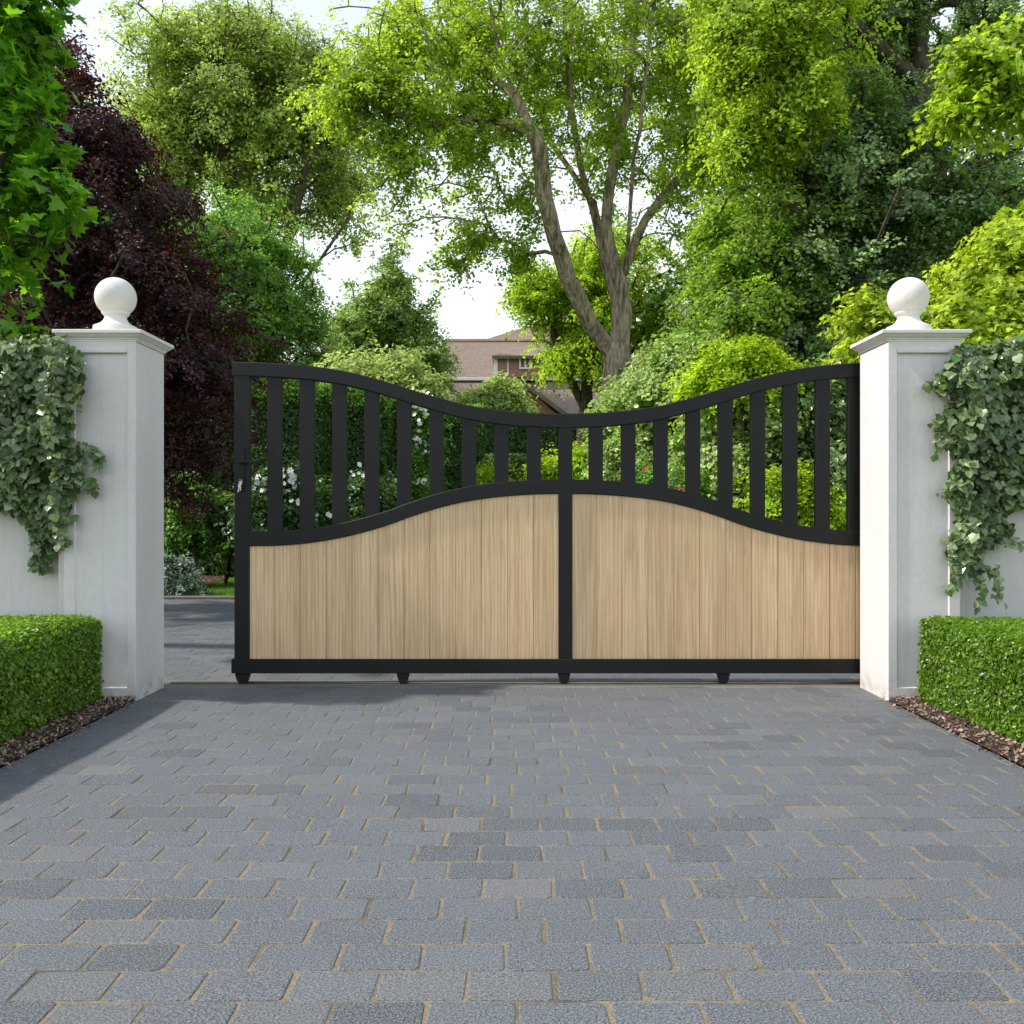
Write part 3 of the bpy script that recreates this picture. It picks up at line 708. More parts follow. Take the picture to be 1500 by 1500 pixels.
# ------------------------------------------------------------------ houses far behind
def roof_quad(mb, pts, th=.12):
    n = np.cross(np.array(pts[1]) - np.array(pts[0]), np.array(pts[2]) - np.array(pts[0])); n = n / np.linalg.norm(n)
    mb.loft([[tuple(np.array(p_) - n * th) for p_ in pts], [tuple(p_) for p_ in pts]])
def window(parent, x0, x1, z0, z1, y, nx=2, nz=2):
    f = MB(); w = .07; f.box(x0, x1, y - .06, y + .05, z0, z0 + w); f.box(x0, x1, y - .06, y + .05, z1 - w, z1); f.box(x0, x0 + w, y - .058, y + .05, z0 + w, z1 - w); f.box(x1 - w, x1, y - .058, y + .05, z0 + w, z1 - w)
    for i in range(1, nx): xx = x0 + (x1 - x0) * i / nx; f.box(xx - .03, xx + .03, y - .05, y + .03, z0 + w, z1 - w)
    fo = f.build('window', M['white'], parent); g = MB(); g.box(x0 + w, x1 - w, y - .01, y + .01, z0 + w, z1 - w); g.build('pane', M['glass'], fo); return fo
YH = 38.0; q = YH / F
hx = lambda x: (x - CX) * q; hz = lambda y: H + (CY - y) * q
house = thing('brick_house', 'brick house with pinkish tiled roof and small dormer seen over the gate', 'house', (hx(760), YH, 0))
mb = MB(); mb.box(hx(655), hx(1000), YH + .6, YH + 9, 0, hz(600) + .6); mb.box(hx(655), hx(1000), YH + 1.5, YH + 7.8, hz(600) + .602, hz(548) - .15); mb.build('wall', M['brick'], house)
mb = MB(); xa, xb = hx(640), hx(1008); zr = hz(487) + .5; ze = hz(549)
roof_quad(mb, [(xa, YH + 1.0, ze), (xb, YH + 1.0, ze), (xb, YH + 4.6, zr), (xa, YH + 4.6, zr)]); roof_quad(mb, [(xb, YH + 8.2, ze), (xa, YH + 8.2, ze), (xa, YH + 4.62, zr), (xb, YH + 4.62, zr)])
roof_quad(mb, [(xa, YH - 1.6, hz(612)), (xb, YH - 1.6, hz(612)), (xb, YH + .95, ze - .18), (xa, YH + .95, ze - .18)])
ro = mb.build('roof', M['tiles'], house)
mb = MB(); mb.tube([(xa, YH + 4.61, zr + .03), (xb, YH + 4.61, zr + .03)], .11, 8); mb.build('ridge_tiles', M['tiles'], ro, True)
mb = MB(); mb.box(xa, xb, YH + .86, YH + .98, ze - .10, ze + .02, .01); mb.build('gutter', M['white'], house)
# dormer
dm = bpy.data.objects.new('dormer', None); COL.objects.link(dm); dm.parent = house; dm.location = (0, 0, 0)
DY = YH + .55; k2 = DY / F; dx = lambda x: (x - CX) * k2; dz = lambda y: H + (CY - y) * k2
mb = MB(); mb.box(dx(725), dx(800), DY, DY + 3.0, dz(552), dz(523)); mb.build('wall', M['brick'], dm)
mb = MB(); mb.box(dx(723.5), dx(729), DY - .03, DY + 3, dz(552), dz(522)); mb.box(dx(743), dx(745), DY - .03, DY - .002, dz(550), dz(524)); mb.build('corner_board', M['white'], dm)
mb = MB(); roof_quad(mb, [(dx(721), DY - .35, dz(523)), (dx(806), DY - .35, dz(523)), (dx(806), DY + 1.9, dz(497)), (dx(745), DY + 1.9, dz(497))]); roof_quad(mb, [(dx(721), DY + 3.4, dz(523)), (dx(721), DY - .33, dz(523)), (dx(745), DY + 1.88, dz(497)), (dx(745), DY + 3.4, dz(497))]); mb.build('roof', M['tiles'], dm)
window(dm, dx(760.5), dx(778), dz(541), dz(519), DY - .05)
# gabled wing nearer to the gate
W0 = 33.0; k3 = W0 / F; wx = lambda x: (x - CX) * k3; wz = lambda y: H + (CY - y) * k3
wing = thing('gabled_outbuilding', 'small brick building with a steep gable in front of the tiled house', 'outbuilding', (wx(764), W0, 0))
ap = (wx(764), wz(558)); rr_ = (wx(832), wz(607)); ll = (2 * ap[0] - rr_[0], rr_[1])
mb = MB(); mb.loft([[(ll[0] + .25, y, 0), (rr_[0] - .25, y, 0), (rr_[0] - .25, y, rr_[1] - .12), (ap[0], y, ap[1] - .1), (ll[0] + .25, y, ll[1] - .12)] for y in (W0 + .0, W0 + 3.6)]); mb.build('wall', M['brick'], wing)
mb = MB(); roof_quad(mb, [(rr_[0], W0 - .25, rr_[1]), (rr_[0], W0 + 3.8, rr_[1]), (ap[0], W0 + 3.8, ap[1] + .02), (ap[0], W0 - .25, ap[1] + .02)], .14); roof_quad(mb, [(ll[0], W0 + 3.8, ll[1]), (ll[0], W0 - .25, ll[1]), (ap[0] - .01, W0 - .25, ap[1] + .02), (ap[0] - .01, W0 + 3.8, ap[1] + .02)], .14); mb.build('roof', M['tiles'], wing)
def block(label, x0, x1, yr, ye, Y, hip=None):
    k = Y / F; bx = lambda x: (x - CX) * k; bz = lambda y: H + (CY - y) * k
    t = thing('tiled_house', label, 'house', (bx((x0 + x1) / 2), Y, 0), 'houses half hidden by the trees')
    mb = MB(); mb.box(bx(x0) + .3, bx(x1) - .3, Y + .6, Y + 7.4, 0, bz(ye) - .1); mb.build('wall', M['brick'], t)
    h0 = bx(hip if hip else x0)
    mb = MB(); roof_quad(mb, [(bx(x0), Y, bz(ye)), (bx(x1), Y, bz(ye)), (bx(x1), Y + 4, bz(yr) + .6), (h0, Y + 4, bz(yr) + .6)]); roof_quad(mb, [(bx(x1), Y + 8, bz(ye)), (bx(x0), Y + 8, bz(ye)), (h0, Y + 4.02, bz(yr) + .6), (bx(x1), Y + 4.02, bz(yr) + .6)])
    if hip: roof_quad(mb, [(bx(x0), Y + 7.98, bz(ye)), (bx(x0), Y + .02, bz(ye)), (h0 - .02, Y + 4.01, bz(yr) + .58)]); mb.build('roof', M['tiles'], t)
    g = MB(); 
    for xx in (() if hip else (bx(x0) + .3,)) + (bx(x1) - .3 - .2,):
        g.loft([[(xx, Y + .6, bz(ye) - .1), (xx, Y + 7.4, bz(ye) - .1), (xx, Y + 4, bz(yr) + .3)], [(xx + .2, Y + .6, bz(ye) - .1), (xx + .2, Y + 7.4, bz(ye) - .1), (xx + .2, Y + 4, bz(yr) + .3)]])
    g.build('gable', M['brick'], t)
block('tiled roof peeping between the conical tree and the fresh green tree', 455, 545, 452, 510, 42)
block('tall tiled roof peeping out behind the trunk of the big multi-stemmed tree', 600, 1035, 436, 531, 48, 890)

# ------------------------------------------------------------------ trees
def PL(pts, Y, dys=None):
    return [P(x, y, Y + (dys[i] if dys else 0)) for i, (x, y) in enumerate(pts)]
Ym = 20.0
main_tr = [
 PL([(905, 838), (904, 700), (904, 560), (907, 500), (910, 460), (906, 420), (900, 390), (888, 330), (892, 280), (899, 240), (918, 152), (930, 40), (936, -60)], Ym),
 PL([(893, 515), (862, 472), (834, 408), (812, 345), (796, 285), (790, 216), (754, 140), (730, 72), (712, -20)], Ym, [0, -.3, -.6, -.9, -1.1, -1.3, -1.6, -1.8, -2]),
 PL([(896, 425), (882, 360), (866, 296), (834, 248), (802, 200), (784, 130), (770, 40), (760, -50)], Ym, [0, .2, .4, .7, 1, 1.2, 1.4, 1.5]),
 PL([(915, 400), (922, 330), (926, 260), (940, 160), (950, 70), (962, -50)], Ym, [0, -.3, -.6, -.8, -1, -1]),
 PL([(918, 385), (944, 325), (970, 288), (1002, 256), (1050, 212), (1090, 180)], Ym, [0, .3, .6, .9, 1.2, 1.4]),
 PL([(866, 300), (850, 240), (838, 160), (828, 60), (826, -40)], Ym, [.4, .2, 0, -.3, -.5]),
 PL([(886, 380), (868, 352), (848, 338), (818, 340)], Ym, [.1, -.2, -.4, -.8]),
 PL([(793, 200), (740, 182), (690, 172), (640, 185), (600, 175), (540, 148), (500, 150)], Ym, [-1.3, -1.5, -1.6, -1.8, -2, -2.2, -2.3]),
 PL([(754, 140), (700, 95), (650, 72), (590, 70), (540, 95)], Ym, [-1.6, -1.3, -1, -.8, -.6])]
tree('multi_stem_tree', 'big multi-stemmed tree with pale grey-brown trunk rising over the middle of the gate', 'tree', P(905, 835, Ym) * [1, 1, 0], main_tr,
     [E(515, 155, 62, 70, 18, 1.1, 1.8), E(560, 120, 70, 70, 18, 1.1, 1.4), E(590, 90, 90, 80, 18.5, 1.5, 1.2), E(590, 230, 60, 50, 18.2, .9, 1.0), E(690, 60, 110, 90, 19, 2), E(620, 190, 60, 55, 18.2, 1.2, .8), E(700, 170, 100, 80, 19, 1.8, .75), E(590, 255, 45, 40, 18.3, .9, .7),
      E(700, 340, 65, 45, 19.2, 1.0, .9), E(660, 385, 40, 25, 19.2, .7, .8), E(770, 290, 60, 50, 19.5, 1, .5), E(820, 80, 130, 110, 20, 2.5, .85), E(900, 180, 90, 90, 20.5, 2.2, .6), E(980, 80, 110, 110, 20.5, 2.4), E(1010, 230, 80, 90, 21, 1.8), E(980, 340, 60, 50, 21, 1.2, .8),
      E(1060, 160, 60, 110, 21, 1.6), E(620, 310, 50, 40, 18.6, .8, .6), E(560, 300, 30, 25, 18.4, .6, .5), E(760, 370, 50, 40, 19.6, .9, .6), E(890, 270, 80, 60, 20.6, 1.6, .4), E(1070, 270, 50, 60, 21.4, 1.2, .8), E(700, 225, 85, 55, 19, 1.5, .8), E(640, 325, 55, 30, 18.8, .8, .7), E(700, -70, 200, 60, 19.5, 2.5), E(930, -70, 200, 60, 20.5, 2.5), E(800, 210, 60, 60, 19.5, 1.2, .5)],
     2300, 58, .088, .25, LM['main'], M['bark'], 101, .315, .014, gap=-.12, gf=2.9, shell=.1, dj=.16, step=.4, rag=.2, expo=.70)

Yl = 34.0
lt = [PL([(385, 830), (385, 560), (375, 470), (365, 400), (350, 320), (330, 230), (310, 130)], Yl), PL([(378, 480), (405, 400), (430, 320), (455, 230), (480, 140)], Yl, [0, -.5, -1, -1.5, -2]),
      PL([(372, 440), (380, 350), (395, 250), (400, 130), (400, 60)], Yl), PL([(370, 430), (320, 350), (280, 290), (240, 200)], Yl), PL([(380, 480), (420, 440), (470, 380), (510, 320)], Yl, [0, -.5, -1, -1])]
tree('old_lime_tree', 'tall olive-green tree with fan of upright limbs behind the copper-coloured tree', 'tree', P(385, 830, Yl) * [1, 1, 0], lt,
     [E(255, 120, 75, 90, Yl, 3), E(320, 85, 85, 65, Yl, 3), E(410, 100, 80, 70, Yl, 3), E(475, 120, 50, 65, Yl, 2.5), E(340, 180, 120, 80, Yl, 3.5), E(350, 60, 80, 40, Yl, 2.5), E(300, 150, 90, 60, Yl, 3), E(430, 160, 90, 70, Yl, 3), E(240, 220, 70, 90, Yl, 2.5), E(460, 200, 75, 70, Yl, 3), E(390, 290, 90, 60, Yl, 2.5, .6),
      E(490, 290, 55, 55, Yl, 2, .8), E(520, 240, 30, 60, Yl, 1.5, .7), E(230, 320, 60, 60, Yl, 2), E(525, 345, 28, 30, Yl, 1, .7)], 2400, 68, .135, .42, LM['lime'], M['bark_dark'], 102, .42, .009, fz=.15, gap=-.3, gf=1.7, shell=.3, dj=.35, step=.9)

Yg = 22.0
tree('young_green_tree', 'fresh green rounded tree between the copper-coloured tree and the conical one', 'tree', P(395, 820, Yg) * [1, 1, 0], [PL([(395, 820), (392, 600), (385, 480), (370, 360)], Yg), PL([(390, 560), (420, 470)], Yg)],
     [E(335, 345, 65, 65, Yg, 1.5), E(385, 400, 75, 65, Yg, 1.8), E(425, 480, 60, 70, Yg, 1.5), E(360, 480, 90, 70, Yg, 2), E(450, 540, 50, 45, Yg, 1.3), E(300, 420, 50, 90, Yg, 1.5), E(350, 560, 100, 50, Yg, 1.8)], 1200, 78, .085, .25, LM['green'], M['bark_dark'], 103, .2, .01, fz=.13, gap=-.4, gf=2.4, shell=.5)
Yc = 28.0
tree('birch_tree', 'slim conical tree with loose dark lower branches left of the brick house', 'tree', P(580, 800, Yc) * [1, 1, 0], [PL([(575, 805), (577, 640), (574, 500), (572, 370)], Yc)],
     [E(574, 385, 14, 36, Yc, .5), E(568, 430, 36, 40, Yc, 1), E(575, 480, 60, 45, Yc, 1.5), E(590, 535, 78, 45, Yc, 1.8), E(530, 500, 38, 50, Yc, 1.3), E(632, 560, 38, 36, Yc, 1.2), E(540, 560, 60, 40, Yc, 1.5), E(625, 470, 20, 45, Yc, .7, .5), E(500, 450, 18, 60, Yc, .7, .4)], 800, 66, .105, .27, LM['conifer'], M['bark_dark'], 104, .22, .012, gap=-.2, gf=1.4, shell=.35, dj=.1)
Yy = 26.0
tree('golden_tree', 'glowing yellow-green tree behind the trunk of the multi-stemmed tree', 'tree', P(850, 800, Yy) * [1, 1, 0], [PL([(850, 800), (855, 650), (860, 540), (880, 440)], Yy), PL([(856, 600), (820, 520), (800, 440)], Yy)],
     [E(778, 425, 30, 36, Yy, 1.1), E(772, 485, 16, 26, Yy, .8, .8), E(805, 430, 42, 45, Yy, 1.6), E(850, 470, 62, 60, Yy, 2), E(828, 515, 36, 38, Yy, 1.4), E(930, 440, 60, 70, Yy, 1.8), E(880, 390, 80, 45, Yy, 1.6), E(960, 480, 38, 45, Yy, 1.3), E(890, 545, 34, 26, Yy, 1.3)], 800, 66, .105, .28, LM['yellow'], M['bark_dark'], 105, .2, .012, gap=-.4, gf=1.4, shell=.4)

Yp = 10.0
tree('copper_beech', 'dark purple-leaved tree standing behind the shaded pillar', 'tree', P(105, 895, Yp) * [1, 1, 0], [PL([(110, 893), (108, 700), (105, 500), (108, 300), (115, 120)], Yp), PL([(108, 600), (200, 540), (290, 500)], Yp), PL([(106, 500), (180, 380), (230, 320)], Yp)],
     [E(118, 95, 42, 70, Yp, .7), E(90, 190, 100, 90, Yp, 1.1), E(160, 230, 75, 75, Yp, .9), E(190, 320, 85, 75, Yp, 1.1), E(80, 360, 120, 120, Yp, 1.4), E(240, 410, 70, 55, Yp, 1), E(300, 455, 55, 35, Yp, .8, .8), E(280, 530, 75, 60, Yp, 1.1), E(180, 520, 130, 100, Yp, 1.4), E(270, 620, 70, 75, Yp, 1.1), E(230, 700, 80, 55, Yp + .4, .8), E(340, 590, 40, 50, Yp, .7, .8), E(40, 560, 110, 120, Yp, 1.3), E(20, 230, 80, 120, Yp, 1.1)],
     1900, 78, .046, .145, LM['purple'], M['bark_dark'], 106, .15, .006, gap=-.45, gf=2.8, shell=.35, up=.5, step=.3)

Yt = 15.5
tree('ivy_clad_tree', 'towering dark green tree with thick trunk behind the sunlit pillar', 'tree', P(1362, 846, Yt) * [1, 1, 0], [PL([(1366, 846), (1362, 560), (1358, 420), (1360, 250), (1352, 120), (1325, -40)], Yt), PL([(1358, 200), (1345, 60), (1365, -60)], Yt), PL([(1354, 130), (1280, 60), (1200, 0)], Yt, [0, -.5, -1]), PL([(1358, 330), (1280, 290), (1180, 260), (1100, 240)], Yt, [0, -.7, -1.3, -1.6]), PL([(1360, 300), (1420, 240), (1480, 200)], Yt, [0, -.3, -.5])],
     [E(1290, 210, 110, 75, Yt - 1, 1.4), E(1200, 290, 100, 75, Yt - 1.3, 1.4), E(1280, 340, 100, 65, Yt - 1.5, 1.2), E(1370, 330, 90, 50, Yt - 1.8, 1.1), E(1170, 400, 90, 70, Yt - 1.5, 1.4), E(1270, 430, 90, 55, Yt - 1.6, 1.2), E(1440, 320, 70, 60, Yt - 1.3, 1.1), E(1180, 490, 80, 50, Yt - 1.6, 1.2), E(1260, 520, 60, 50, Yt - 1.6, 1),
      E(1250, 200, 60, 50, Yt - 1.5, .8), E(1270, 80, 80, 60, Yt + .6, 1.2, .8), E(1290, 120, 110, 50, Yt + 1.6, .8, .5), E(1440, 50, 70, 60, Yt + 1.2, 1.0, .7), E(1250, -20, 180, 40, Yt, 1.5), E(1470, 240, 40, 40, Yt, .8, .7), E(1450, 410, 70, 50, Yt - 1, 1), E(1250, 150, 60, 50, Yt, 1, .5)],
     1900, 104, .064, .22, LM['ivytree'], M['bark_dark'], 107, .55, .01, gap=-.35, gf=2.6, shell=.35, tmpl=ROUND, step=.4, dj=.22)
Ys = 13.0
tree('lime_green_tree', 'tree with sunny yellow-green upper foliage overhanging the curved gate top', 'tree', P(1190, 862, Ys) * [1, 1, 0], [PL([(1200, 862), (1195, 640), (1180, 430), (1165, 240), (1150, 60)], Ys + .6), PL([(1165, 240), (1110, 160), (1060, 60)], Ys + .4)],
     [E(1090, 40, 65, 60, Ys, 1), E(1150, 40, 75, 70, Ys, 1.2), E(1110, 120, 70, 60, Ys, 1), E(1175, 130, 55, 55, Ys, 1), E(1090, 190, 40, 35, Ys, .6), E(1150, -50, 150, 50, Ys, 1.2), E(1095, 205, 32, 34, Ys, .6, .8), E(1150, 200, 50, 26, Ys, .7, .6)],
     950, 78, .070, .21, LM['main'], M['bark_dark'], 108, .16, .006, gap=-.35, gf=3.0, shell=.35, mixbias=.15, step=.35)
tree('spreading_maple', 'mid green tree with bright tips spreading leftwards below the sunny yellow-green foliage', 'tree', P(1130, 858, 13.8) * [1, 1, 0], [PL([(1130, 856), (1128, 640), (1122, 480), (1110, 380)], 14.1), PL([(1125, 520), (1080, 430), (1060, 340)], 14.0)],
     [E(1070, 310, 40, 26, 13.9, .6), E(1105, 345, 65, 36, 14, .9), E(1150, 320, 50, 28, 14.2, .8, .7), E(1065, 400, 46, 34, 13.8, .8), E(1130, 410, 60, 34, 13.9, .9), E(1090, 460, 60, 36, 13.7, .8), E(1170, 460, 46, 30, 14, .7), E(1150, 250, 40, 20, 14.4, .6, .5)],
     620, 78, .072, .20, LM['maple2'], M['bark_dark'], 114, .14, .006, gap=-.2, gf=3.4, shell=.35, step=.35, fz=.26, mixbias=.1)
# dark trees closing the background
tree('background_tree', 'dark green tree filling the gap low behind the climbing shrubs', 'tree', P(1180, 800, 24) * [1, 1, 0], [PL([(1180, 808), (1180, 400)], 24)],
     [E(1150, 450, 130, 160, 24, 2.5), E(1240, 410, 130, 130, 24, 2.0), E(1430, 480, 150, 130, 24, 2.2), E(1050, 560, 70, 80, 24, 2)], 650, 60, .24, .75, LM['dark'], M['bark_dark'], 109, .3, .02, gap=-.9, shell=.2, step=.8, group='dark trees filling the background')
tree('background_tree', 'dark green tree filling the gap behind the copper-coloured tree', 'tree', P(150, 800, 19) * [1, 1, 0], [PL([(150, 829), (150, 400)], 19)],
     [E(80, 450, 180, 200, 19, 2), E(260, 640, 150, 130, 19, 2), E(60, 200, 90, 120, 19, 1.5)], 520, 60, .2, .62, LM['dark'], M['bark_dark'], 110, .25, .02, gap=-.9, shell=.2, step=.8, group='dark trees filling the background')

# near maple reaching in from the left, its trunk outside the frame
Yn = 6.6
tree('maple_tree', 'near maple whose big lobed green leaves reach in above the ivy wall', 'tree', (-5.2, 7.2, 0), [[(-5.2, 7.2, 0), (-5.15, 7.2, 1.8), (-5.0, 7.1, 3.2), (-4.8, 7.0, 5.2)], [(-5.05, 7.1, 2.6), (-4.4, 6.9, 3.1), (-3.9, 6.7, 3.4)], [(-5., 7.1, 3.6), (-4.4, 6.8, 4.2), (-3.7, 6.6, 4.7)]],
     [E(15, 60, 55, 60, Yn, .35), E(-40, 150, 70, 80, Yn, .5), E(30, 160, 35, 35, Yn, .3), E(60, 230, 50, 30, Yn, .3), E(20, 270, 70, 45, Yn, .4), E(90, 290, 45, 26, Yn, .3), E(60, 330, 42, 24, Yn, .3), E(10, 380, 32, 30, Yn, .3), E(20, 430, 32, 28, Yn, .25, .8), E(70, 150, 24, 16, Yn, .2, .7), E(-80, 300, 70, 150, Yn, .6), E(40, 10, 60, 30, Yn, .4), E(15, 490, 30, 18, Yn, .25, .8), E(-90, -30, 120, 60, Yn, .6)],
     330, 15, .10, .12, LM['maple'], M['bark_dark'], 111, .13, .003, fz=.10, gap=-.45, gf=4.5, shell=.2, tmpl=MAPLE, flat=.45, step=.25, up=.8)
tree('golden_maple', 'bright yellow-green maple foliage spreading above and behind the ivy by the sunlit pillar', 'tree', (5.6, 9.3, 0), [[(5.6, 9.3, 0), (5.5, 9.2, 2), (5.2, 9.0, 3.5)], [(5.55, 9.2, 2), (4.7, 8.9, 2.6), (4.0, 8.8, 3.0)]],
     [E(1445, 420, 60, 40, 8.6, .5), E(1480, 370, 50, 40, 8.6, .5), E(1410, 460, 60, 32, 8.5, .5), E(1475, 480, 55, 35, 8.4, .5), E(1290, 462, 45, 26, 8.8, .35), E(1265, 440, 28, 16, 8.8, .3), E(1330, 490, 60, 28, 8.8, .4), E(1280, 510, 36, 20, 8.8, .3), E(1540, 420, 60, 80, 8.6, .5), E(1385, 500, 60, 26, 8.4, .3)],
     620, 44, .054, .13, LM['gold2'], M['bark_dark'], 112, .09, .003, fz=.10, gap=-.6, gf=4., shell=.25, tmpl=MAPLE, flat=.4, step=.25, up=.7)
tree('field_maple', 'sunlit branch of bright green maple leaves in the upper corner above the sunlit pillar', 'tree', (6.9, 9.8, 0), [[(6.9, 9.8, 0), (6.8, 9.8, 3), (6.5, 9.7, 5.5), (6.3, 9.6, 7.5)], [(6.6, 9.7, 4.6), (5.8, 9.6, 5.1), (5.2, 9.5, 5.2)]],
     [E(1450, 105, 55, 38, 9.4, .5), E(1410, 85, 36, 22, 9.4, .35), E(1480, 150, 50, 34, 9.4, .4), E(1420, 150, 44, 22, 9.4, .3), E(1395, 170, 22, 14, 9.4, .2), E(1490, 60, 40, 40, 9.4, .5), E(1560, 100, 60, 90, 9.4, .6), E(1495, 320, 16, 12, 9.2, .2)],
     330, 38, .066, .16, LM['main'], M['bark_dark'], 113, .12, .004, fz=.10, gap=-.6, gf=4., shell=.25, tmpl=MAPLE, step=.3, up=.7, mixbias=.1)

# ------------------------------------------------------------------ shrubs, climbers, hedges behind the gate
def shrub(name, label, cat, ells, ncl, per, leaf, rc, mat, seed, base, **kw):
    g = kw.pop('group', None); b = np.array(base, float)
    c = np.mean([e[0] for e in ells], axis=0)
    tr = [[b, b * .5 + c * .5, c]]
    return tree(name, label, cat, tuple(b), tr, ells, ncl, per, leaf, rc, mat, M['bark_dark'], seed, kw.pop('rb', .03), .003, gap=kw.pop('gap', -.8), rag=.16, fz=kw.pop('fz', .12), shell=kw.pop('shell', .45), step=.25, trunkname='stems', group=g, **kw)
g2 = lambda x, Y: (P(x, 0, Y)[0], Y, 0)
shrub('climbing_shrub', 'pale variegated climber tumbling down towards the foot of the multi-stemmed tree', 'shrub', [E(960, 590, 60, 60, 15, .9), E(1010, 540, 60, 55, 14.6, .9), E(905, 600, 38, 42, 16, .7), E(960, 680, 60, 60, 15, .9), E(900, 680, 36, 40, 15.5, .6)], 420, 80, .075, .22, LM['varieg'], 201, g2(960, 15), gf=2.4, tmpl=ROUND, gap=-.5)
shrub('climbing_shrub', 'cream and green variegated climber heaped up behind the gate bars near the sunlit pillar', 'shrub', [E(1070, 520, 60, 60, 13.6, .8), E(1060, 600, 70, 70, 13.4, .9), E(1130, 600, 60, 60, 13, .8), E(1110, 690, 90, 70, 12.8, .8), E(1020, 690, 50, 60, 13.6, .8)], 460, 84, .072, .21, LM['varieg'], 202, g2(1080, 13.4), gf=2.4, tmpl=ROUND, gap=-.5)
shrub('acid_green_shrub', 'acid yellow-green shrub rising in the middle of the climbers above the gate curve', 'shrub', [E(1050, 560, 50, 32, 12.4, .5), E(1090, 520, 50, 30, 12.4, .5), E(1130, 560, 40, 30, 12.4, .5)], 150, 80, .065, .19, LM['yellow'], 203, g2(1085, 12.6), gf=2.4)
shrub('dark_laurel', 'glossy dark green shrub behind the last gate bars before the sunlit pillar', 'shrub', [E(1200, 590, 60, 70, 12.6, .7), E(1240, 540, 50, 60, 12.8, .7), E(1220, 690, 60, 70, 12.4, .7)], 260, 84, .075, .22, LM['ivytree'], 204, g2(1215, 12.6), gf=2.4, tmpl=ROUND)
shrub('low_bright_shrub', 'low bright yellow-green shrub at the bottom of the gate bars near the sunlit pillar', 'shrub', [E(1150, 725, 60, 42, 11.9, .3), E(1200, 740, 50, 36, 11.9, .3)], 110, 80, .06, .17, LM['yellow'], 205, g2(1170, 12), gf=3)
shrub('pale_shrub', 'pale yellow feathery shrub showing above the gate curve in front of the conical tree', 'shrub', [E(560, 545, 55, 26, 17, .8), E(595, 570, 55, 30, 17, .9), E(525, 560, 50, 30, 17, .9), E(590, 535, 20, 18, 17, .4)], 260, 76, .09, .24, LM['pale'], 206, g2(570, 17))
shrub('pale_conical_shrub', 'pale yellow rounded shrub in front of the tiled roof, left of the brick gable', 'shrub', [E(728, 592, 40, 26, 29.6, .7), E(735, 570, 20, 18, 29.6, .6), E(695, 600, 36, 20, 29.6, .7), E(720, 680, 60, 60, 29.6, .6, .4)], 300, 70, .13, .36, LM['pale'], 207, g2(735, 29.6))
shrub('round_bright_shrub', 'round light green shrub at the foot of the far hedges seen between the middle bars', 'shrub', [E(800, 690, 26, 18, 17, .5), E(850, 680, 30, 24, 17, .5), E(720, 700, 26, 14, 17, .5)], 130, 70, .08, .22, LM['yellow'], 208, g2(800, 17))

clipped_hedge('yew_hedge', 'tall clipped dark hedge block nearest the lock end of the gate', 'hedge', P(352, 0, 13)[0], P(455, 0, 13)[0], 13.0, 14.6, H + (CY - 562) / F * 13, LM['yew'], 3800, .055, 301, ['top', 'front', 'right'], 'tall clipped hedges beyond the gate', .05, .05)
clipped_hedge('yew_hedge', 'tall clipped dark hedge block second from the lock end of the gate', 'hedge', P(468, 0, 14)[0], P(562, 0, 14)[0], 14.2, 16.0, H + (CY - 574) / F * 14.2, LM['yew'], 3600, .058, 302, ['top', 'front', 'right'], 'tall clipped hedges beyond the gate', .05, .05)
clipped_hedge('yew_hedge', 'tall clipped dark hedge between the white climbing rose and the low far hedge', 'hedge', P(610, 0, 17)[0], P(697, 0, 17)[0], 17.2, 19.5, H + (CY - 605) / F * 17.2, LM['yew'], 2900, .07, 303, ['top', 'front', 'right'], 'tall clipped hedges beyond the gate', .06, .06)
clipped_hedge('far_hedge', 'broad light green hedge closing the view between the middle gate bars', 'hedge', P(660, 0, 27)[0], P(812, 0, 27)[0], 27, 29, H + (CY - 616) / F * 27, LM['farhedge'], 1500, .10, 304, ['top', 'front', 'right'], None, .08, .08, uf=1.5)
clipped_hedge('far_hedge', 'farther light green hedge right of the centre post of the gate', 'hedge', P(800, 0, 31)[0], P(900, 0, 31)[0], 30, 32, H + (CY - 622) / F * 30, LM['farhedge'], 1400, .11, 305, ['top', 'front', 'left'], None, .08, .08, uf=1.5)
clipped_hedge('low_hedge', 'low square-cut hedge in front of the light green hedge beyond the middle bars', 'hedge', P(690, 0, 20)[0], P(772, 0, 20)[0], 20, 21.2, H + (CY - 668) / F * 20, LM['farhedge'], 2400, .07, 306, ['top', 'front', 'right'], None, .05, .04)
clipped_hedge('laurel_hedge', 'dark hedge in deep shade seen in the gap behind the copper-coloured tree', 'hedge', P(150, 0, 15)[0], P(352, 0, 15)[0], 15.5, 17, 2.6, LM['yew'], 2600, .075, 307, ['top', 'front', 'right'], None, .06, .1)

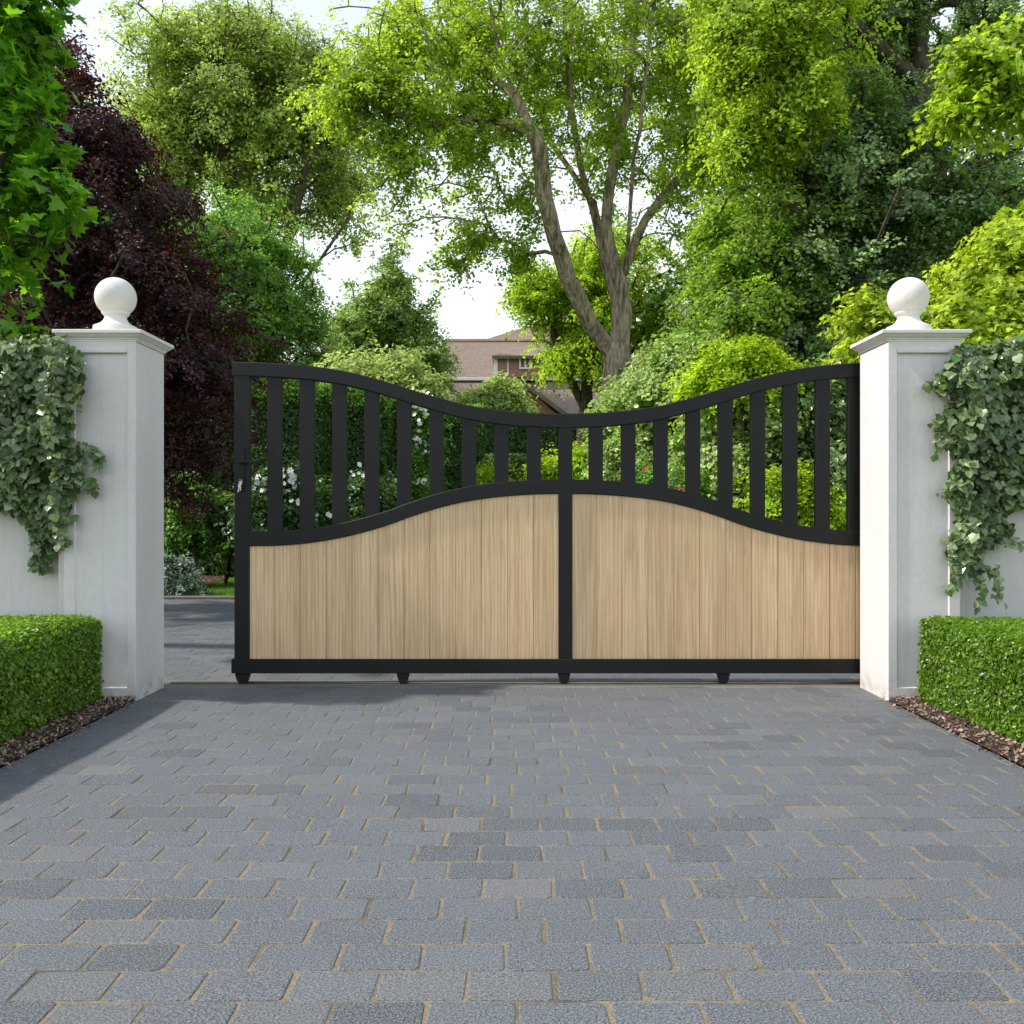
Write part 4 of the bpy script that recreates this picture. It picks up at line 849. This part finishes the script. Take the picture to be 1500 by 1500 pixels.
clipped_hedge('boundary_hedge', 'dark boundary hedge behind the climbing shrubs at the right of the garden', 'hedge', P(900, 0, 21)[0], P(1420, 0, 21)[0], 21, 23, 3.0, LM['yew'], 1300, .12, 308, ['top', 'front'], None, .08, .1, uf=1.5)
for ob in [o for o in bpy.data.objects if o.name.startswith('yew_hedge')]:
    bb = ob.children[0].data; r_ = np.random.default_rng(len(ob.name)); co_ = np.empty(len(bb.vertices) * 3, np.float32); bb.vertices.foreach_get('co', co_); co_ = co_.reshape(-1, 3)
    lo, hi = co_.min(0), co_.max(0); off_ = np.array(ob.location); n = int(5200 * (hi[0] - lo[0])); n_ = n
    zz_ = hi[2] - .12 - np.abs(r_.normal(0, .13, n)) + .16 * r_.uniform(size=n)
    p = np.stack([r_.uniform(lo[0] + .03, hi[0] - .03, n), lo[1] + .05 + r_.exponential(.10, n) - .04, zz_], 1) + off_
    tn = np.stack([np.clip(r_.normal(.6, .2, n), 0, 1), np.clip(r_.normal(.6, .3, n), 0, 1), r_.uniform(size=n)], 1)
    leaves('new_growth', LM['green'], p, np.array([0, -.6, .8]) + r_.normal(size=(n, 3)) * .6, r_.uniform(.03, .06, n), tn, RHOMB, r_, ob, np.array([0, 0, 1.2]))  # loose new growth; its paler green also paints the light on the upper face

def blossoms(parent, ells, n, r_, seed, mat, name='blossoms'):
    r = np.random.default_rng(seed); mb = MB()
    p, _ = crown_pts(ells, n, r, -2)
    for c in p:
        s = r_ * r.uniform(.6, 1.25); ax = norm(np.array([r.normal() * .5, -1, .5 + r.normal() * .4]))
        u = norm(np.cross(ax, (0, 0, 1))); w = np.cross(ax, u)
        for k in range(6):
            a = k * math.pi / 3 + r.uniform(0, .4); d = math.cos(a) * u + math.sin(a) * w; e = -math.sin(a) * u + math.cos(a) * w
            mb.add([c, c + s * (.55 * d + .42 * e + .25 * ax), c + s * (1.0 * d + .12 * ax), c + s * (.55 * d - .42 * e + .25 * ax)], [(0, 1, 2, 3)])
    return mb.build(name, mat, parent)
fl = [E(392, 712, 26, 22, 12, .25), E(428, 700, 22, 20, 12, .25), E(400, 750, 40, 34, 12, .3)]
s = shrub('white_flowering_shrub', 'shrub with clustered white flowers in front of the dark hedge by the gate lock', 'shrub', fl, 120, 60, .075, .2, LM['dark'], 210, g2(410, 12))
blossoms(s, [E(380, 712, 10, 22, 11.7, .1), E(424, 702, 16, 20, 11.7, .1), E(432, 735, 10, 10, 11.7, .1)], 38, .042, 3, M['petal'])
s = shrub('rose_bush', 'low dark rose bush with scattered white blooms in front of the second dark hedge', 'shrub', [E(500, 740, 60, 34, 12.6, .3), E(540, 725, 40, 34, 12.6, .3)], 110, 60, .065, .19, LM['dark'], 211, g2(510, 12.6))
blossoms(s, [E(475, 703, 8, 6, 12.3, .1), E(523, 690, 14, 16, 12.3, .1), E(480, 760, 30, 10, 12.2, .1)], 13, .04, 4, M['petal'])
# rose climbing over an iron trellis
tr = thing('garden_trellis', 'slim iron trellis carrying the white climbing rose', 'trellis', g2(590, 15))
mb = MB(); k = 15 / F
for xx in np.arange(562, 642, 6.5): mb.tube([((xx - CX) * k, 15, 0), ((xx - CX) * k, 15, H + (CY - 612) * k)], .009, 5)
mb.build('uprights', M['iron'], tr)
for yy in (601, 611, 690):
    mb = MB(); mb.tube([((560 - CX) * k, 15, H + (CY - yy) * k), ((643 - CX) * k, 15, H + (CY - yy) * k)], .014, 6); mb.build('crossbar', M['iron'], tr)
s = shrub('climbing_rose', 'white climbing rose over the iron trellis between the dark hedges', 'rose', [E(612, 605, 30, 24, 15.1, .3), E(622, 650, 20, 40, 15.1, .3), E(585, 625, 22, 22, 15.2, .3, .6), E(600, 700, 40, 26, 14.8, .3)], 170, 66, .065, .19, LM['shrub'], 212, g2(610, 15.1), gap=-.4)
blossoms(s, [E(612, 600, 30, 24, 14.8, .1), E(618, 645, 18, 30, 14.8, .1), E(570, 702, 14, 16, 14.5, .1), E(605, 705, 25, 14, 14.5, .1)], 60, .045, 5, M['petal'])
s = shrub('pink_rose_bush', 'rose bush with a few pink blooms at the foot of the variegated climber', 'rose', [E(950, 705, 34, 22, 12.8, .3), E(1000, 715, 34, 22, 12.6, .3)], 90, 60, .06, .18, LM['shrub'], 213, g2(975, 12.7))
blossoms(s, [E(947, 692, 5, 14, 12.4, .05), E(990, 712, 14, 6, 12.3, .1), E(1012, 712, 14, 10, 12.3, .1)], 8, .035, 6, M['pink'])
s = shrub('green_shrub', 'leafy mid green shrub in the gap between the shaded pillar and the gate end', 'shrub', [E(275, 762, 34, 32, 13.4, .3), E(312, 772, 28, 26, 13.8, .3), E(270, 715, 20, 24, 13.4, .2), E(256, 800, 28, 20, 13.2, .25)], 190, 80, .07, .18, LM['shrub'], 214, g2(290, 12.6))
shrub('silver_shrub', 'low silver-leaved shrub by the kerb beside the shaded pillar', 'shrub', [E(264, 850, 28, 20, 11.95, .2), E(250, 838, 22, 26, 11.95, .2)], 120, 75, .05, .12, LM['silver'], 215, g2(265, 11.95))
shrub('blue_green_shrub', 'bluish green low shrub in deep shade behind the leafy shrub by the gate end', 'shrub', [E(322, 755, 36, 34, 13.8, .35), E(360, 780, 30, 30, 13.8, .3)], 90, 70, .07, .19, LM['ivytree'], 216, g2(330, 13.8))

# ------------------------------------------------------------------ light and camera
to_sun = np.array([-.99, -.10, 0]); EL = 47
to_sun = norm(to_sun) * math.cos(rad(EL)); to_sun[2] = math.sin(rad(EL))
sd = bpy.data.lights.new('sun', 'SUN'); sd.energy = 3.2; sd.angle = rad(2.2); sd.color = (1, .945, .87)
so = bpy.data.objects.new('sun', sd); COL.objects.link(so)
from mathutils import Vector
so.rotation_euler = Vector(to_sun).to_track_quat('Z', 'Y').to_euler(); so.location = (-8, 0, 12)
w = bpy.data.worlds.new('World'); scene.world = w; w.use_nodes = True
nt = w.node_tree; nt.nodes.clear(); o = nt.nodes.new('ShaderNodeOutputWorld'); b = nt.nodes.new('ShaderNodeBackground'); s = nt.nodes.new('ShaderNodeTexSky')
s.sky_type = 'NISHITA'; s.sun_disc = False; s.sun_elevation = rad(EL); s.sun_rotation = math.atan2(to_sun[0], to_sun[1]); s.air_density = 1; s.dust_density = 1.2; s.ozone_density = 1.5; s.air_density = 1.3
b.inputs[1].default_value = .15; 
tc = nt.nodes.new('ShaderNodeTexCoord'); sx = nt.nodes.new('ShaderNodeSeparateXYZ'); nt.links.new(tc.outputs['Generated'], sx.inputs[0])
mp = nt.nodes.new('ShaderNodeMapping'); mp.inputs['Scale'].default_value = (1.2, 1.2, 3.2); nt.links.new(tc.outputs['Generated'], mp.inputs[0])
cn = noise(nt, mp.outputs[0], 2.2, 8, .6, .4)
el = ramp(nt, sx.outputs[2], [(.0, 1.0), (.22, .92), (.46, .62), (1.0, .15)])
cf = nt.nodes.new('ShaderNodeMath'); cf.operation = 'MULTIPLY'; cf.use_clamp = True; nt.links.new(el, cf.inputs[0]); nt.links.new(ramp(nt, cn, [(.25, .72), (.6, 1.0)]), cf.inputs[1])
nt.links.new(mixc(nt, cf.outputs[0], s.outputs[0], (6.2, 6.5, 6.7)), b.inputs[0]); nt.links.new(b.outputs[0], o.inputs[0])
cam = bpy.data.cameras.new('camera'); co = bpy.data.objects.new('camera', cam); COL.objects.link(co); co.location = (0, 0, H); co.rotation_euler = (rad(90), 0, 0)
cam.sensor_width = 36; cam.lens = F / 1500 * 36; cam.shift_y = (CY - 750) / 1500; cam.clip_start = .05; cam.clip_end = 2000
scene.camera = co
scene.view_settings.view_transform = 'Standard'; scene.view_settings.look = 'None'; scene.view_settings.gamma = 1; scene.view_settings.exposure = .58
scene.render.engine = 'CYCLES'
cy = scene.cycles; cy.max_bounces = 5; cy.diffuse_bounces = 4; cy.glossy_bounces = 2; cy.transmission_bounces = 2; cy.transparent_max_bounces = 4; cy.caustics_reflective = False; cy.caustics_refractive = False
